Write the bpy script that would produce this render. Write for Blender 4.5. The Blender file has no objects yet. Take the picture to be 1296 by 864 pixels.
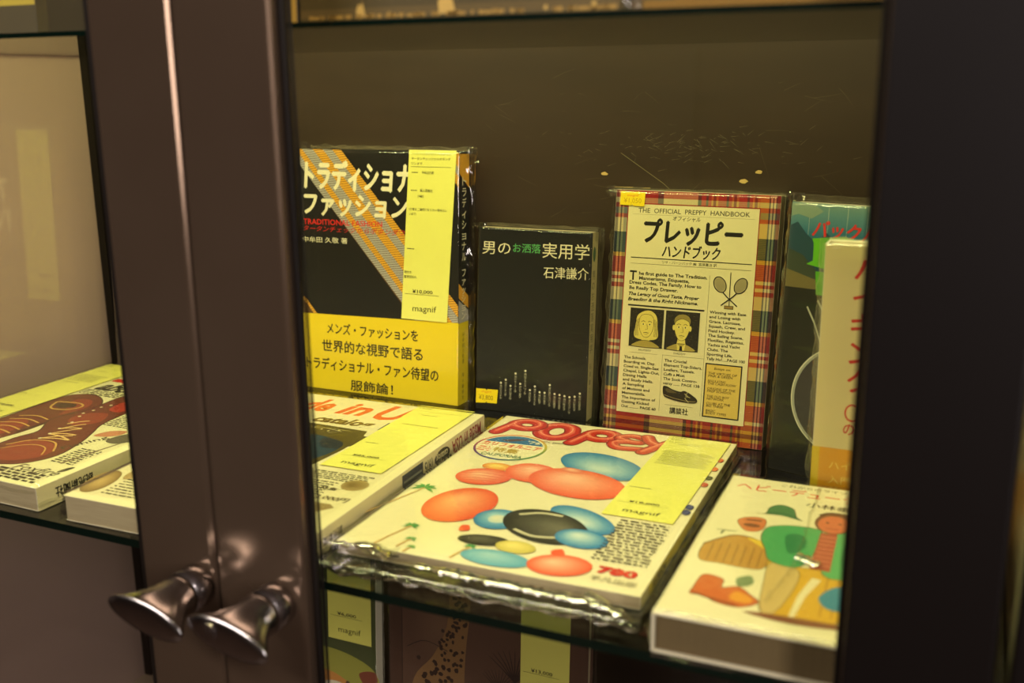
import bpy, bmesh, math, random
from mathutils import Matrix, Vector

# ---------------------------------------------------------------- camera, world, lights
SC = bpy.context.scene
COL = SC.collection
CAMPOS = Vector((0, -.5005, .307))
cam_d = bpy.data.cameras.new('camera'); cam = bpy.data.objects.new('camera', cam_d); COL.objects.link(cam)
# rows: world x, y, z in camera terms (right, down, forward)
R = ((0.91163926, 0.09139875, -0.40069956), (0.4108838, -0.22498321, 0.8834914), (-0.00940067, -0.9700664, -0.24265779))
cam.matrix_world = Matrix(((R[0][0], -R[0][1], -R[0][2], CAMPOS.x), (R[1][0], -R[1][1], -R[1][2], CAMPOS.y),
                           (R[2][0], -R[2][1], -R[2][2], CAMPOS.z), (0, 0, 0, 1)))
cam_d.sensor_width = 36; cam_d.lens = 36 * 1315 / 1296
cam_d.clip_start = .02
cam_d.dof.use_dof = True; cam_d.dof.focus_distance = .90; cam_d.dof.aperture_fstop = 5.0
SC.camera = cam
w = bpy.data.worlds.new('world'); SC.world = w; w.use_nodes = True
w.node_tree.nodes['Background'].inputs[0].default_value = (.6, .55, .5, 1)
w.node_tree.nodes['Background'].inputs[1].default_value = .02
SC.view_settings.view_transform = 'Standard'; SC.view_settings.look = 'None'
SC.view_settings.gamma = 1; SC.view_settings.use_curve_mapping = False
SC.view_settings.exposure = 0.18

def area(name, loc, target, sx, sy, power, col):
    l = bpy.data.lights.new(name, 'AREA'); l.shape = 'RECTANGLE'; l.size = sx; l.size_y = sy
    l.energy = power; l.color = col
    o = bpy.data.objects.new(name, l); COL.objects.link(o); o.location = loc
    o.rotation_euler = (Vector(target) - Vector(loc)).to_track_quat('-Z', 'Y').to_euler()
    return o
# strip lamp inside the cabinet's top, shop ceiling light, shop lamp to the right behind the camera
area('cabinet_strip_lamp', (-.43, .075, .69), (-.43, .25, 0), .84, .04, 11.6, (1, .835, .48))
area('ceiling_panel', (-1.0, -1.5, 1.42), (-.7, -.6, 0), 1.2, .5, 42, (1, .87, .80))
area('shop_lamp_right', (.85, -1.35, .62), (-.35, -.03, .2), .24, 1.0, 19, (1, .87, .84))

# ---------------------------------------------------------------- materials
def lin(c):
    f = lambda v: (v / 255) / 12.92 if v <= 10 else ((v / 255 + .055) / 1.055) ** 2.4
    return (f(c[0]), f(c[1]), f(c[2]), 1)
def newmat(name):
    m = bpy.data.materials.new(name); m.use_nodes = True
    return m, m.node_tree.nodes, m.node_tree.links, m.node_tree.nodes['Principled BSDF']
def mat(name, c, rough=.5, metal=0, c2=None, scale=40, bump=0, stretch=(1, 1, 1), spec=.5, coat=0):
    m, N, L, B = newmat(name)
    B.inputs['Base Color'].default_value = lin(c); B.inputs['Roughness'].default_value = rough
    B.inputs['Metallic'].default_value = metal; B.inputs['Specular IOR Level'].default_value = spec
    B.inputs['Coat Weight'].default_value = coat
    if c2 or bump:
        tc = N.new('ShaderNodeTexCoord'); mp = N.new('ShaderNodeMapping'); mp.inputs['Scale'].default_value = stretch
        nz = N.new('ShaderNodeTexNoise'); nz.inputs['Scale'].default_value = scale; nz.inputs['Detail'].default_value = 6
        L.new(tc.outputs['Object'], mp.inputs[0]); L.new(mp.outputs[0], nz.inputs[0])
        if c2:
            r = N.new('ShaderNodeMix'); r.data_type = 'RGBA'
            r.inputs[6].default_value = lin(c); r.inputs[7].default_value = lin(c2)
            L.new(nz.outputs[0], r.inputs[0]); L.new(r.outputs[2], B.inputs['Base Color'])
        if bump:
            b = N.new('ShaderNodeBump'); b.inputs['Strength'].default_value = bump; b.inputs['Distance'].default_value = .002
            L.new(nz.outputs[0], b.inputs['Height']); L.new(b.outputs[0], B.inputs['Normal'])
    return m
def thin(name, tint, rough=.0, scale=1.0, bump=0, bscale=60, haze=0, hazecol=(1, 1, 1, 1), base=.04):
    """thin clear sheet: transparent, with a Schlick share of gloss"""
    m, N, L, B = newmat(name); N.remove(B); out = N['Material Output']
    t = N.new('ShaderNodeBsdfTransparent'); t.inputs[0].default_value = (*tint, 1)
    g = N.new('ShaderNodeBsdfGlossy'); g.inputs['Roughness'].default_value = rough
    lw = N.new('ShaderNodeLayerWeight'); lw.inputs[0].default_value = .5
    p = N.new('ShaderNodeMath'); p.operation = 'POWER'; p.inputs[1].default_value = 5
    ma = N.new('ShaderNodeMath'); ma.operation = 'MULTIPLY_ADD'; ma.inputs[1].default_value = (1 - base) * scale; ma.inputs[2].default_value = base * scale
    ma.use_clamp = True
    mx = N.new('ShaderNodeMixShader')
    L.new(lw.outputs['Facing'], p.inputs[0]); L.new(p.outputs[0], ma.inputs[0]); L.new(ma.outputs[0], mx.inputs[0])
    L.new(t.outputs[0], mx.inputs[1]); L.new(g.outputs[0], mx.inputs[2])
    if bump:
        tc = N.new('ShaderNodeTexCoord'); nz = N.new('ShaderNodeTexNoise'); nz.inputs['Scale'].default_value = bscale; nz.inputs['Detail'].default_value = 4
        nz.inputs['Distortion'].default_value = 1.2
        b = N.new('ShaderNodeBump'); b.inputs['Strength'].default_value = bump; b.inputs['Distance'].default_value = .003
        L.new(tc.outputs['Object'], nz.inputs[0]); L.new(nz.outputs[0], b.inputs['Height'])
        L.new(b.outputs[0], g.inputs['Normal']); L.new(b.outputs[0], lw.inputs['Normal'])
    fin = mx
    if haze:
        d = N.new('ShaderNodeBsdfDiffuse'); d.inputs[0].default_value = hazecol
        m2 = N.new('ShaderNodeMixShader'); m2.inputs[0].default_value = haze
        L.new(mx.outputs[0], m2.inputs[1]); L.new(d.outputs[0], m2.inputs[2]); fin = m2
    L.new(fin.outputs[0], out.inputs[0])
    return m
def inkmat(name, rough, coat=0, bump=0):
    m, N, L, B = newmat(name)
    a = N.new('ShaderNodeAttribute'); a.attribute_name = 'Col'
    L.new(a.outputs[0], B.inputs['Base Color']); B.inputs['Roughness'].default_value = rough; B.inputs['Coat Weight'].default_value = coat
    return m
M = dict(
    ink=inkmat('printed_ink', .45), steel=mat('brushed_steel', (205, 200, 200), .18, 1, (165, 162, 160), 60, .04, (1, 12, 1)),
    bronze=mat('brown_anodised_metal', (122, 103, 84), .2, .7, (106, 87, 70), 11, .015), shade_black=mat('near_black_shade', (13, 8, 6), .45, 0, spec=.25),  # near-black finish; on the right stile its colour carries the shade
    bronze_dark=mat('dark_bronze_metal', (40, 29, 22), .4, .7),
    gasket=mat('black_rubber', (20, 14, 9), .6, spec=.2), laminate=mat('greige_laminate', (168, 142, 130), .05, 0, (156, 132, 122), 5, spec=1.0, coat=.6), brass=mat('brass_strip', (190, 160, 70), .3, .8), wood=mat('dark_laminate', (58, 44, 31), .42, 0, (44, 33, 23), 9, .06, (1, 1, 6)),
    pages=mat('page_edges', (216, 200, 160), .8, 0, (170, 150, 112), 30, .2, (1, 60, 1)),
    pagesz=mat('page_edges_flat_book', (214, 200, 160), .8, 0, (150, 132, 96), 40, .25, (1, 60, 1)),
    paper=mat('cover_paper', (232, 224, 196), .4), black=mat('black_cover', (16, 15, 13), .4),
    fold=thin('glossy_film_fold', (.96, .96, .93), .13, 8, .25, 90, .01, (1, 1, .92, 1), .07),
    glass=thin('door_glass', (.97, .975, .96), 0, 1.0), shelf=thin('shelf_glass', (.80, .86, .76)),
    edge=mat('green_glass_edge', (3, 22, 16), .2, 0, spec=.3),
    sleeve=thin('clear_plastic_sleeve', (.985, .985, .97), .05, 1.1, .13, 70, .002, (1, 1, .95, 1), .04),
    crinkle=thin('crinkled_plastic', (.95, .95, .92), .06, 1.3, .35, 45, .004, (1, 1, .92, 1), .06),
    wall=mat('dark_shop_wall', (112, 96, 88), .7, 0, (96, 82, 74), 3), white=mat('pale_display_wall', (222, 208, 198), .7),
    floor=mat('shop_floor', (88, 66, 52), .5, 0, (64, 48, 38), 6), board=mat('grey_board', (120, 112, 104), .5),
    taupe=mat('taupe_panel', (172, 150, 134), .6), brown=mat('brown_upholstery', (84, 66, 56), .7), tube=mat('lamp_housing', (210, 205, 195), .4))

# ---------------------------------------------------------------- object helpers
def mesh_obj(name, verts, faces, m, parent=None, smooth=False):
    me = bpy.data.meshes.new(name); me.from_pydata([tuple(v) for v in verts], [], faces); me.update()
    if isinstance(m, (list, tuple)):
        for x in m: me.materials.append(x)
    else: me.materials.append(m)
    o = bpy.data.objects.new(name, me); COL.objects.link(o)
    if smooth:
        for p in me.polygons: p.use_smooth = True
    if parent: o.parent = parent
    return o
def bm_obj(name, bm, m, parent=None, smooth=False):
    bmesh.ops.recalc_face_normals(bm, faces=bm.faces)
    me = bpy.data.meshes.new(name); bm.to_mesh(me); bm.free()
    for x in (m if isinstance(m, (list, tuple)) else [m]): me.materials.append(x)
    if smooth:
        for p in me.polygons: p.use_smooth = True
    o = bpy.data.objects.new(name, me); COL.objects.link(o)
    if parent: o.parent = parent
    return o
def add_box(bm, a, b, bevel=0, seg=2, mi=0):
    g = bmesh.ops.create_cube(bm, size=1); vs = g['verts']
    for v in vs:
        v.co = Vector(((a[i] + b[i]) / 2 + v.co[i] * (b[i] - a[i]) for i in range(3)))
    fs = set(f for v in vs for f in v.link_faces)
    for f in fs: f.material_index = mi
    if bevel:
        es = set(e for v in vs for e in v.link_edges)
        bmesh.ops.bevel(bm, geom=list(es), offset=bevel, segments=seg, affect='EDGES', profile=.6)
def box(name, a, b, m, parent=None, bevel=0, seg=2, smooth=False):
    bm = bmesh.new(); add_box(bm, a, b, bevel, seg); return bm_obj(name, bm, m, parent, smooth)
def thing(name, label, cat, matrix=None, group=None):
    o = bpy.data.objects.new(name, None); COL.objects.link(o); o.empty_display_size = .02
    if matrix is not None: o.matrix_world = matrix
    o['label'] = label; o['category'] = cat
    if group: o['group'] = group
    return o
def tag(o, label, cat, group=None):
    o['label'] = label; o['category'] = cat
    if group: o['group'] = group
    return o
def struct(o): o['kind'] = 'structure'; return o

# ---------------------------------------------------------------- flat printing (mm on a face)
_tc = {}
def glyphs(s, bold, italic):
    k = (s, bold, italic)
    if k in _tc: return _tc[k]
    c = bpy.data.curves.new('t', 'FONT'); c.body = s; c.resolution_u = 2; c.offset = bold; c.shear = italic; c.size = 1
    o = bpy.data.objects.new('t', c); me = o.to_mesh()
    v = [(p.co.x, p.co.y) for p in me.vertices]; f = [tuple(p.vertices) for p in me.polygons]
    o.to_mesh_clear(); bpy.data.objects.remove(o); bpy.data.curves.remove(c)
    _tc[k] = (v, f); return _tc[k]
def iscjk(s): return any(ord(ch) > 0x2e00 for ch in s)
INK = (28, 24, 18)
class Art:
    """flat print on a face: O is the face's top left, U to its right, V down, Nn out of it; units mm"""
    def __init__(s, O, U, V, Nn, base=.10):
        s.O, s.U, s.V, s.N = map(Vector, (O, U, V, Nn)); s.l = base; s.v = []; s.f = []; s.c = []; s.dl = .003
    def up(s): s.l += s.dl
    def pt(s, u, v): s.v.append(s.O + s.U * (u / 1000) + s.V * (v / 1000) + s.N * (s.l / 1000)); return len(s.v) - 1
    def poly(s, pts, col, up=True):
        if up: s.up()
        s.f.append([s.pt(*p) for p in pts][::-1]); s.c.append([lin(col)] * len(pts))
    def rect(s, u0, v0, u1, v1, col, up=True): s.poly([(u0, v0), (u1, v0), (u1, v1), (u0, v1)], col, up)
    def frame(s, u0, v0, u1, v1, t, col):
        s.up(); s.rect(u0, v0, u1, v0 + t, col, 0); s.rect(u0, v1 - t, u1, v1, col, 0)
        s.rect(u0, v0, u0 + t, v1, col, 0); s.rect(u1 - t, v0, u1, v1, col, 0)
    def grad(s, pts, cols, up=True):
        if up: s.up()
        s.f.append([s.pt(*p) for p in pts][::-1]); s.c.append([lin(c) for c in cols][::-1])
    def smooth(s, pts, n=6, closed=True):
        out = []; m = len(pts)
        for i in range(m if closed else m - 1):
            p = [pts[(i + k) % m] if closed else pts[max(0, min(m - 1, i + k))] for k in (-1, 0, 1, 2)]
            for j in range(n):
                t = j / n
                out.append(tuple(.5 * (2 * p[1][a] + (p[2][a] - p[0][a]) * t + (2 * p[0][a] - 5 * p[1][a] + 4 * p[2][a] - p[3][a]) * t * t
                                       + (3 * p[1][a] - p[0][a] - 3 * p[2][a] + p[3][a]) * t ** 3) for a in (0, 1)))
        if not closed: out.append(pts[-1])
        return out
    def blob(s, pts, col, line=None, lw=.5):
        q = s.smooth(pts); s.poly(q, col)
        if line: s.stroke(q + [q[0]], lw, line)
    def ell(s, u, v, ru, rv, col, n=28, rot=0, a0=0, a1=360):
        c, d = math.cos(math.radians(rot)), math.sin(math.radians(rot)); pts = []
        for i in range(n + (a1 - a0 < 360)):
            t = math.radians(a0 + (a1 - a0) * i / n); x, y = ru * math.cos(t), rv * math.sin(t)
            pts.append((u + x * c - y * d, v + x * d + y * c))
        s.poly(pts, col)
    def ball(s, u, v, ru, rv, cin, cout, rot=0, off=(-.25, -.3), n=32, k=6, mid=.5):
        """airbrushed disc: rings of printed colour from cin to cout"""
        s.up(); c, d = math.cos(math.radians(rot)), math.sin(math.radians(rot)); rings = []; base = []
        for j in range(k + 1):
            r = j / k; row = []
            for i in range(n):
                t = 2 * math.pi * i / n; x = ru * (r * math.cos(t) + off[0] * (1 - r)); y = rv * (r * math.sin(t) + off[1] * (1 - r))
                row.append((u + x * c - y * d, v + x * d + y * c))
            rings.append(row)
        cl = [tuple(cin[a] + (cout[a] - cin[a]) * (j / k) ** (1 / max(mid, .05) / 1.5) for a in range(3)) for j in range(k + 1)]
        for j in range(k):
            for i in range(n):
                i2 = (i + 1) % n
                s.grad([rings[j][i], rings[j][i2], rings[j + 1][i2], rings[j + 1][i]], [cl[j], cl[j], cl[j + 1], cl[j + 1]], False)
    def stroke(s, pts, wd, col, w1=None, smooth=False):
        if smooth: pts = s.smooth(pts, 5, False)
        s.up(); n = len(pts); L = []; Rr = []
        for i in range(n):
            a = pts[max(0, i - 1)]; b = pts[min(n - 1, i + 1)]; dx, dy = b[0] - a[0], b[1] - a[1]; q = math.hypot(dx, dy) or 1
            ww = (wd if w1 is None else wd + (w1 - wd) * i / (n - 1)) / 2
            L.append((pts[i][0] - dy / q * ww, pts[i][1] + dx / q * ww)); Rr.append((pts[i][0] + dy / q * ww, pts[i][1] - dx / q * ww))
        for i in range(n - 1): s.poly([L[i], Rr[i], Rr[i + 1], L[i + 1]], col, False)
    def text(s, t, u0, v0, u1, v1, h, col=INK, bold=0, italic=0, up=True):
        multi = 0
        if bold and iscjk(t): multi = bold * .9; bold = 0
        vs, fs = glyphs(t, bold, italic)
        if not vs: return
        if up: s.up()
        if multi:
            e = multi * h
            for a, b in ((e, 0), (-e, 0), (0, e), (0, -e)): s.up(); s.text(t, u0 + a, v0 + b, u1 + a, v1 + b, h, col, 0, italic, False)
            s.up()
        x0 = min(p[0] for p in vs); x1 = max(p[0] for p in vs)
        cj = iscjk(t); k = h / (.88 if cj else .70); mid = .38 if cj else .35
        du, dv = u1 - u0, v1 - v0; Lw = math.hypot(du, dv); eu, ev = du / Lw, dv / Lw; kx = Lw / (x1 - x0)
        b = len(s.v)
        for x, y in vs:
            a = (x - x0) * kx; c = (mid - y) * k
            s.pt(u0 + a * eu - c * ev, v0 + a * ev + c * eu)
        for f in fs: s.f.append([b + i for i in f]); s.c.append([lin(col)] * len(f))
    def vtext(s, t, u, v0, v1, h, col=INK, bold=0, flip=0):
        n = len(t); st = (v1 - v0) / n; s.up()
        for i, ch in enumerate(t):
            if ch == ' ': continue
            if ch == 'ー': s.rect(u - h * .06, v0 + st * (i + .12), u + h * .06, v0 + st * (i + .88), col, False); continue
            s.text(ch, u - h / 2, v0 + st * (i + .5), u + h / 2, v0 + st * (i + .5), h, col, bold, 0, False)
    def dashes(s, u0, v0, u1, v1, rows, h, col=INK, seed=1, gap=.5):
        """small type too fine to read"""
        r = random.Random(seed); s.up()
        for i in range(rows):
            v = v0 + (v1 - v0) * (i + .5) / rows; u = u0; end = u1 - r.random() * (u1 - u0) * .1
            while u < end:
                l = r.uniform(.8, 3.2) * h; e = min(u + l, end); hh = h * r.uniform(.35, .5)
                s.poly([(u, v - hh), (e, v - hh * r.uniform(.6, 1)), (e, v + hh), (u, v + hh * r.uniform(.6, 1))], col, False); u = e + h * gap * r.uniform(.5, 1.3)
    def build(s, name, parent, m=None):
        me = bpy.data.meshes.new(name); me.from_pydata([tuple(v) for v in s.v], [], s.f); me.update()
        at = me.color_attributes.new('Col', 'FLOAT_COLOR', 'CORNER'); i = 0
        flat = [x for c in s.c for q in c for x in q]; at.data.foreach_set('color', flat)
        me.materials.append(m or M['ink']); o = bpy.data.objects.new(name, me); COL.objects.link(o)
        if parent: o.parent = parent
        return o

# ---------------------------------------------------------------- books
def stand_mx(x, y, z, yaw, lean, roll):
    a, b, r = map(math.radians, (yaw, lean, roll))
    u = Vector((math.cos(a), -math.sin(a), 0)); nr = Vector((math.sin(a), math.cos(a), 0)); up = Vector((0, 0, 1)) * math.cos(b) + nr * math.sin(b)
    u2 = u * math.cos(r) - up * math.sin(r); up2 = up * math.cos(r) + u * math.sin(r); dp = up2.cross(u2)
    return Matrix(((u2.x, dp.x, up2.x, x), (u2.y, dp.y, up2.y, y), (u2.z, dp.z, up2.z, z), (0, 0, 0, 1)))
def flat_mx(x, y, z, yaw):
    a = math.radians(yaw); u = Vector((math.cos(a), math.sin(a), 0)); up = Vector((-math.sin(a), math.cos(a), 0)); dp = Vector((0, 0, -1))
    return Matrix(((u.x, dp.x, up.x, x), (u.y, dp.y, up.y, y), (u.z, dp.z, up.z, z), (0, 0, 0, 1)))
def book(root, w, h, t, cover, spine='right', ct=.0006, inset=.0003, pages=None, rnd=.0008):
    """local x to the right, z up the cover, y into the book; front cover face at y = 0"""
    pages = pages or M['pages']
    bm = bmesh.new()
    add_box(bm, (0, 0, 0), (w, ct, h), min(ct * .45, rnd), 1); add_box(bm, (0, t - ct, 0), (w, t, h), min(ct * .45, rnd), 1)
    if spine == 'right': add_box(bm, (w - ct, ct * .5, 0), (w, t - ct * .5, h))
    if spine == 'left': add_box(bm, (0, ct * .5, 0), (ct, t - ct * .5, h))
    bm_obj('cover', bm, cover, root)
    x0 = ct if spine == 'left' else inset; x1 = w - (ct if spine == 'right' else inset)
    box('page_block', (x0, ct, inset * .7), (x1, t - ct, h - inset * .7), pages, root)
def sleeve(root, w, h, t, ml=.006, mr=.006, mb=.002, mt=.006, amp=.0012, seed=1, m=None, n=(30, 44), inner=.0002, gap=.0019, sag=0, flapseed=0):
    r = random.Random(seed); ph = [(r.uniform(60, 420), r.uniform(60, 420), r.uniform(0, 6.3), r.uniform(.3, 1)) for _ in range(9)]
    def nz(x, z): return sum(a * math.sin(fx * x + fz * z + p) for fx, fz, p, a in ph) / 3.2
    def grid(lo, hi, m0, m1, k):
        g = [lo - m0 * (1 - i / 5) for i in range(5)] if m0 > 0 else []
        g += [lo + (hi - lo) * i / k for i in range(k + 1)]
        g += [hi + m1 * (i + 1) / 5 for i in range(5)] if m1 > 0 else []
        return g
    X = grid(0, w, ml, mr, n[0]); Zz = grid(0, h, mb, mt, n[1]); vs = []; fs = []
    for side in (0, 1):
        for z in Zz:
            for x in X:
                ex = max(-x / ml if ml else 0, (x - w) / mr if mr else 0, 0); ez = max(-z / mb if mb else 0, (z - h) / mt if mt else 0, 0)
                e = min(1, max(ex, ez)); k = e ** .6; half = t / 2 + gap
                y = t / 2 + (-half if side == 0 else half) * (1 - k * .93)
                a = inner + amp * min(1, e * 1.4)
                if e == 0: a = inner
                d = nz(x, z) * a
                if e == 0: d = -abs(d) if side == 0 else abs(d)
                y += d + sag * e
                vs.append((x + nz(z, x + 1) * amp * .7 * ex, y, z + nz(x + 2, z) * amp * .7 * ez))
    nx = len(X); nzz = len(Zz); off = nx * nzz
    for sd in (0, 1):
        for j in range(nzz - 1):
            for i in range(nx - 1):
                a = sd * off + j * nx + i; q = [a, a + 1, a + 1 + nx, a + nx]; fs.append(q if sd == 0 else q[::-1])
    rim = [i for i in range(nx)] + [j * nx + nx - 1 for j in range(1, nzz)] + [(nzz - 1) * nx + i for i in range(nx - 2, -1, -1)] + [j * nx for j in range(nzz - 2, 0, -1)]
    for k in range(len(rim)):
        a, b = rim[k], rim[(k + 1) % len(rim)]; fs.append([b, a, a + off, b + off])
    o = mesh_obj('plastic_sleeve', vs, fs, m or M['sleeve'], root, True); o['label'] = 'clear plastic sleeve'
    return o
def rough_strip(root, x0, z0, x1, z1, y, amp, nx, nz, seed, m, name='sleeve_fold', wob=.001):
    """crumpled flap of film lying along an edge of the sleeve"""
    r = random.Random(seed); vs = []; fs = []
    H = [[r.uniform(-1, 1) for _ in range(nx + 1)] for _ in range(nz + 1)]
    for j in range(nz + 1):
        for i in range(nx + 1):
            a, b = i / nx, j / nz
            vs.append((x0 + (x1 - x0) * a + r.uniform(-wob, wob), y + H[j][i] * amp, z0 + (z1 - z0) * b + r.uniform(-wob, wob)))
    for j in range(nz):
        for i in range(nx):
            a = j * (nx + 1) + i; fs.append([a, a + 1, a + nx + 2, a + nx + 1])
    o = mesh_obj(name, vs, fs, m, root, True)
    md = o.modifiers.new('s', 'SUBSURF'); md.levels = md.render_levels = 2
    return o
def ridge(root, pts, r, m, seed, wob=.0006, name='sleeve_fold'):
    """rolled fold of film: a thin uneven half tube along a path of (x, y, z)"""
    rn = random.Random(seed); vs = []; fs = []; k = 8; n = len(pts)
    for i, p in enumerate(pts):
        a = Vector(pts[min(n - 1, i + 1)]) - Vector(pts[max(0, i - 1)]); a.normalize(); up = Vector((0, -1, 0)); sd = a.cross(up).normalized()
        rr = r * rn.uniform(.45, 1.25); q = Vector(p) + sd * rn.uniform(-wob, wob)
        for j in range(k + 1):
            t = math.pi * j / k; vs.append(q + sd * math.cos(t) * rr * 1.3 + up * math.sin(t) * rr * .6)
    for i in range(n - 1):
        for j in range(k): b = i * (k + 1) + j; fs.append([b, b + 1, b + k + 2, b + k + 1])
    return mesh_obj(name, vs, fs, m, root, True)
def line(a, b, n): return [tuple(a[i] + (b[i] - a[i]) * k / n for i in range(3)) for k in range(n + 1)]
SLIP = (232, 228, 112)
def slip(root, H, u0, v0, u1, v1, lines, title, price='', shear=0, y=-.0011, top=True):
    """yellow price slip inside the sleeve: a sheet of its own with its print on it"""
    wv, hv = u1 - u0, v1 - v0
    def loc(u, v): return ((u + shear * (v / max(hv, 1))) / 1000, (H * 1000 - v) / 1000)
    vs = []; n = 6
    for k in range(n + 1):
        v = v0 + hv * k / n; s = shear * k / n
        for u in (u0 + s, u1 + s):
            bend = 0
            vs.append((u / 1000, y + bend * .4, H - v / 1000)); vs.append((u / 1000, y + bend * .4 + .0001, H - v / 1000))
    fs = []
    for k in range(n):
        a = k * 4; fs += [[a, a + 4, a + 6, a + 2], [a + 1, a + 3, a + 7, a + 5], [a, a + 1, a + 5, a + 4], [a + 2, a + 6, a + 7, a + 3]]
    fs += [[0, 2, 3, 1], [n * 4, n * 4 + 1, n * 4 + 3, n * 4 + 2]]
    o = mesh_obj('price_slip', vs, fs, M['slip'], root); o['label'] = 'yellow paper price slip'
    A = Art((u0 / 1000, y - .00015, H - v0 / 1000), (1, 0, 0), (shear / 1000 / (hv / 1000) if hv else 0, 0, -1), (0, -1, 0), .02)
    for k, t in enumerate(title): A.text(t, 3, 3.5 + k * 4.6, min(wv - 4, 3 + len(t) * 3), 3.5 + k * 4.6, 2.5)
    A.rect(3, 15.5, wv - 5, 15.8, INK)
    for (t, u, v, uu, hh) in lines:
        if t == '-': A.dashes(u, v, uu, v + hh, max(1, int(hh / 3.4)), 1.1, (96, 96, 50), int(u * 7 + v))
        else: A.text(t, u, v, uu, v, hh)
    if price: A.text(price, wv * .22, hv - 28, wv * .66, hv - 28.2, 3.4, bold=.01)
    A.rect(wv * .06, hv - 25.3, wv * .8, hv - 25, INK)
    A.text('magnif', wv * .24, hv - 11.5, wv * .76, hv - 11.8, 6, (60, 60, 20))
    A.build('slip_print', o)
    return o
M['slip'] = mat('yellow_slip_paper', SLIP, .55)

def front_art(H): return Art((0, 0, H), (1, 0, 0), (0, 0, -1), (0, -1, 0))
def right_art(W, H): return Art((W, 0, H), (0, 1, 0), (0, 0, -1), (1, 0, 0))

#@@SETTING
# ---------------------------------------------------------------- the shop around the cabinet
FZ = -1.10
struct(box('floor', (-3.4, -2.7, FZ - .05), (1.4, .62, FZ), M['floor']))
struct(box('ceiling', (-3.4, -2.7, 1.45), (1.4, .62, 1.5), M['wall']))
struct(box('wall_back', (-3.4, .52, FZ), (1.4, .62, 1.45), M['wall']))
struct(box('wall_front', (-3.4, -2.75, FZ), (1.4, -2.65, 1.45), M['wall']))
struct(box('wall_left', (-3.45, -2.65, FZ), (-3.35, .52, 1.45), M['wall']))
struct(box('wall_right', (1.35, -2.65, FZ), (1.45, .52, 1.45), M['wall']))
t = tag(box('notice_board', (-1.82, -2.645, -.12), (-.80, -2.615, .40), M['board'], None, .004), 'plain grey notice board reflected faintly in the right glass door', 'board')

# ---------------------------------------------------------------- the cabinet
cab = thing('display_cabinet', 'brown metal display cabinet with two glass doors and glass shelves', 'cabinet', Matrix.Translation((-.4, .2, FZ)))
OFF = Vector((.4, -.2, -FZ))
def cb(name, a, b, m, parent=None, bevel=0, seg=2, smooth=False):
    return box(name, Vector(a) + OFF, Vector(b) + OFF, m, parent or cab, bevel, seg, smooth)
XL, XR = -.9125, .055
cb('back_panel', (XL, .402, -1.06), (XR, .42, .86), M['wood'])
o = cb('side_panel', (XL, -.012, -1.06), (XL + .02, .402, .86), M['laminate']); o['label'] = 'glossy greige laminate side panel'
cb('corner_trim', (XL + .02, .357, -.40), (XL + .030, .402, .86), M['gasket'])
cb('brass_rail', (XL + .02, .0, .392), (XL + .023, .356, .398), M['brass'])
o = cb('base_board', (XL + .02, -.012, -.42), (XR - .02, .402, -.40), M['laminate']); o['label'] = 'greige laminate base board'
cb('side_panel', (XR - .02, -.012, -1.06), (XR, .402, .86), M['bronze_dark'])
cb('top_panel', (XL, -.04, .86), (XR, .44, .90), M['bronze_dark'])
cb('base_panel', (XL, -.04, -1.10), (XR, .44, -1.06), M['bronze_dark'])
def shelf(z, th=.006):
    bm = bmesh.new(); a = Vector((XL + .022, 0, z - th)) + OFF; b = Vector((XR - .022, .4015, z)) + OFF
    add_box(bm, a, b)
    for f in bm.faces:
        f.material_index = 0 if abs(f.normal.z) > .5 or f.normal.y > .5 else 1
    o = bm_obj('glass_shelf', bm, [M['shelf'], M['edge']], cab); return o
shelf(0); shelf(.3400, .0032)
def door(x0, x1, sw0, sw1, gl=0):
    bm = bmesh.new(); y0, y1 = -.04, -.0225
    for a, b in (((x0, y0, -1.05), (x0 + sw0, y1, .85)), ((x1 - sw1, y0, -1.05), (x1, y1, .85)), ((x0 + sw0, y0, -1.05), (x1 - sw1, y1, -.98)), ((x0 + sw0, y0, .78), (x1 - sw1, y1, .85))):
        add_box(bm, Vector(a) + OFF, Vector(b) + OFF, .004, 3)
    d = bm_obj('door', bm, M['bronze'], cab)
    for f in d.data.polygons: f.use_smooth = False
    gx0, gx1 = x0 + sw0, x1 - sw1
    cb('glass_pane', (gx0 - .001, -.0285, -.99), (gx1 + .001, -.0245, .79), M['glass'], d)
    g = bmesh.new()
    for a, b in (((gx0, -.0335, -.98), (gx0 + .0035, -.0286, .78)), ((gx1 - .0035 - gl, -.0335, -.98), (gx1, -.0286, .78)), ((gx0, -.0244, -.98), (gx0 + .002, -.0226, .78)), ((gx1 - .002, -.0244, -.98), (gx1, -.0226, .78))):
        add_box(g, Vector(a) + OFF, Vector(b) + OFF, .0008, 1)
    bm_obj('gasket', g, M['gasket'], d)
    return d
dl = door(-.895, -.4118, .065, .0595, .005)
dr = door(-.4105, .0235, .0655, .0645)
o = cb('stile_shade_strip', (-.0398, -.0455, -1.05), (.0232, -.0402, .85), M['shade_black'], dr, .0015, 2); o['label'] = 'near-black strip over the right door stile, standing for shade'  # dark strip laid over the brown stile to stand in for shade
dl['label'] = 'left glass door in a brown metal frame'; dr['label'] = 'right glass door in a brown metal frame'
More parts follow.
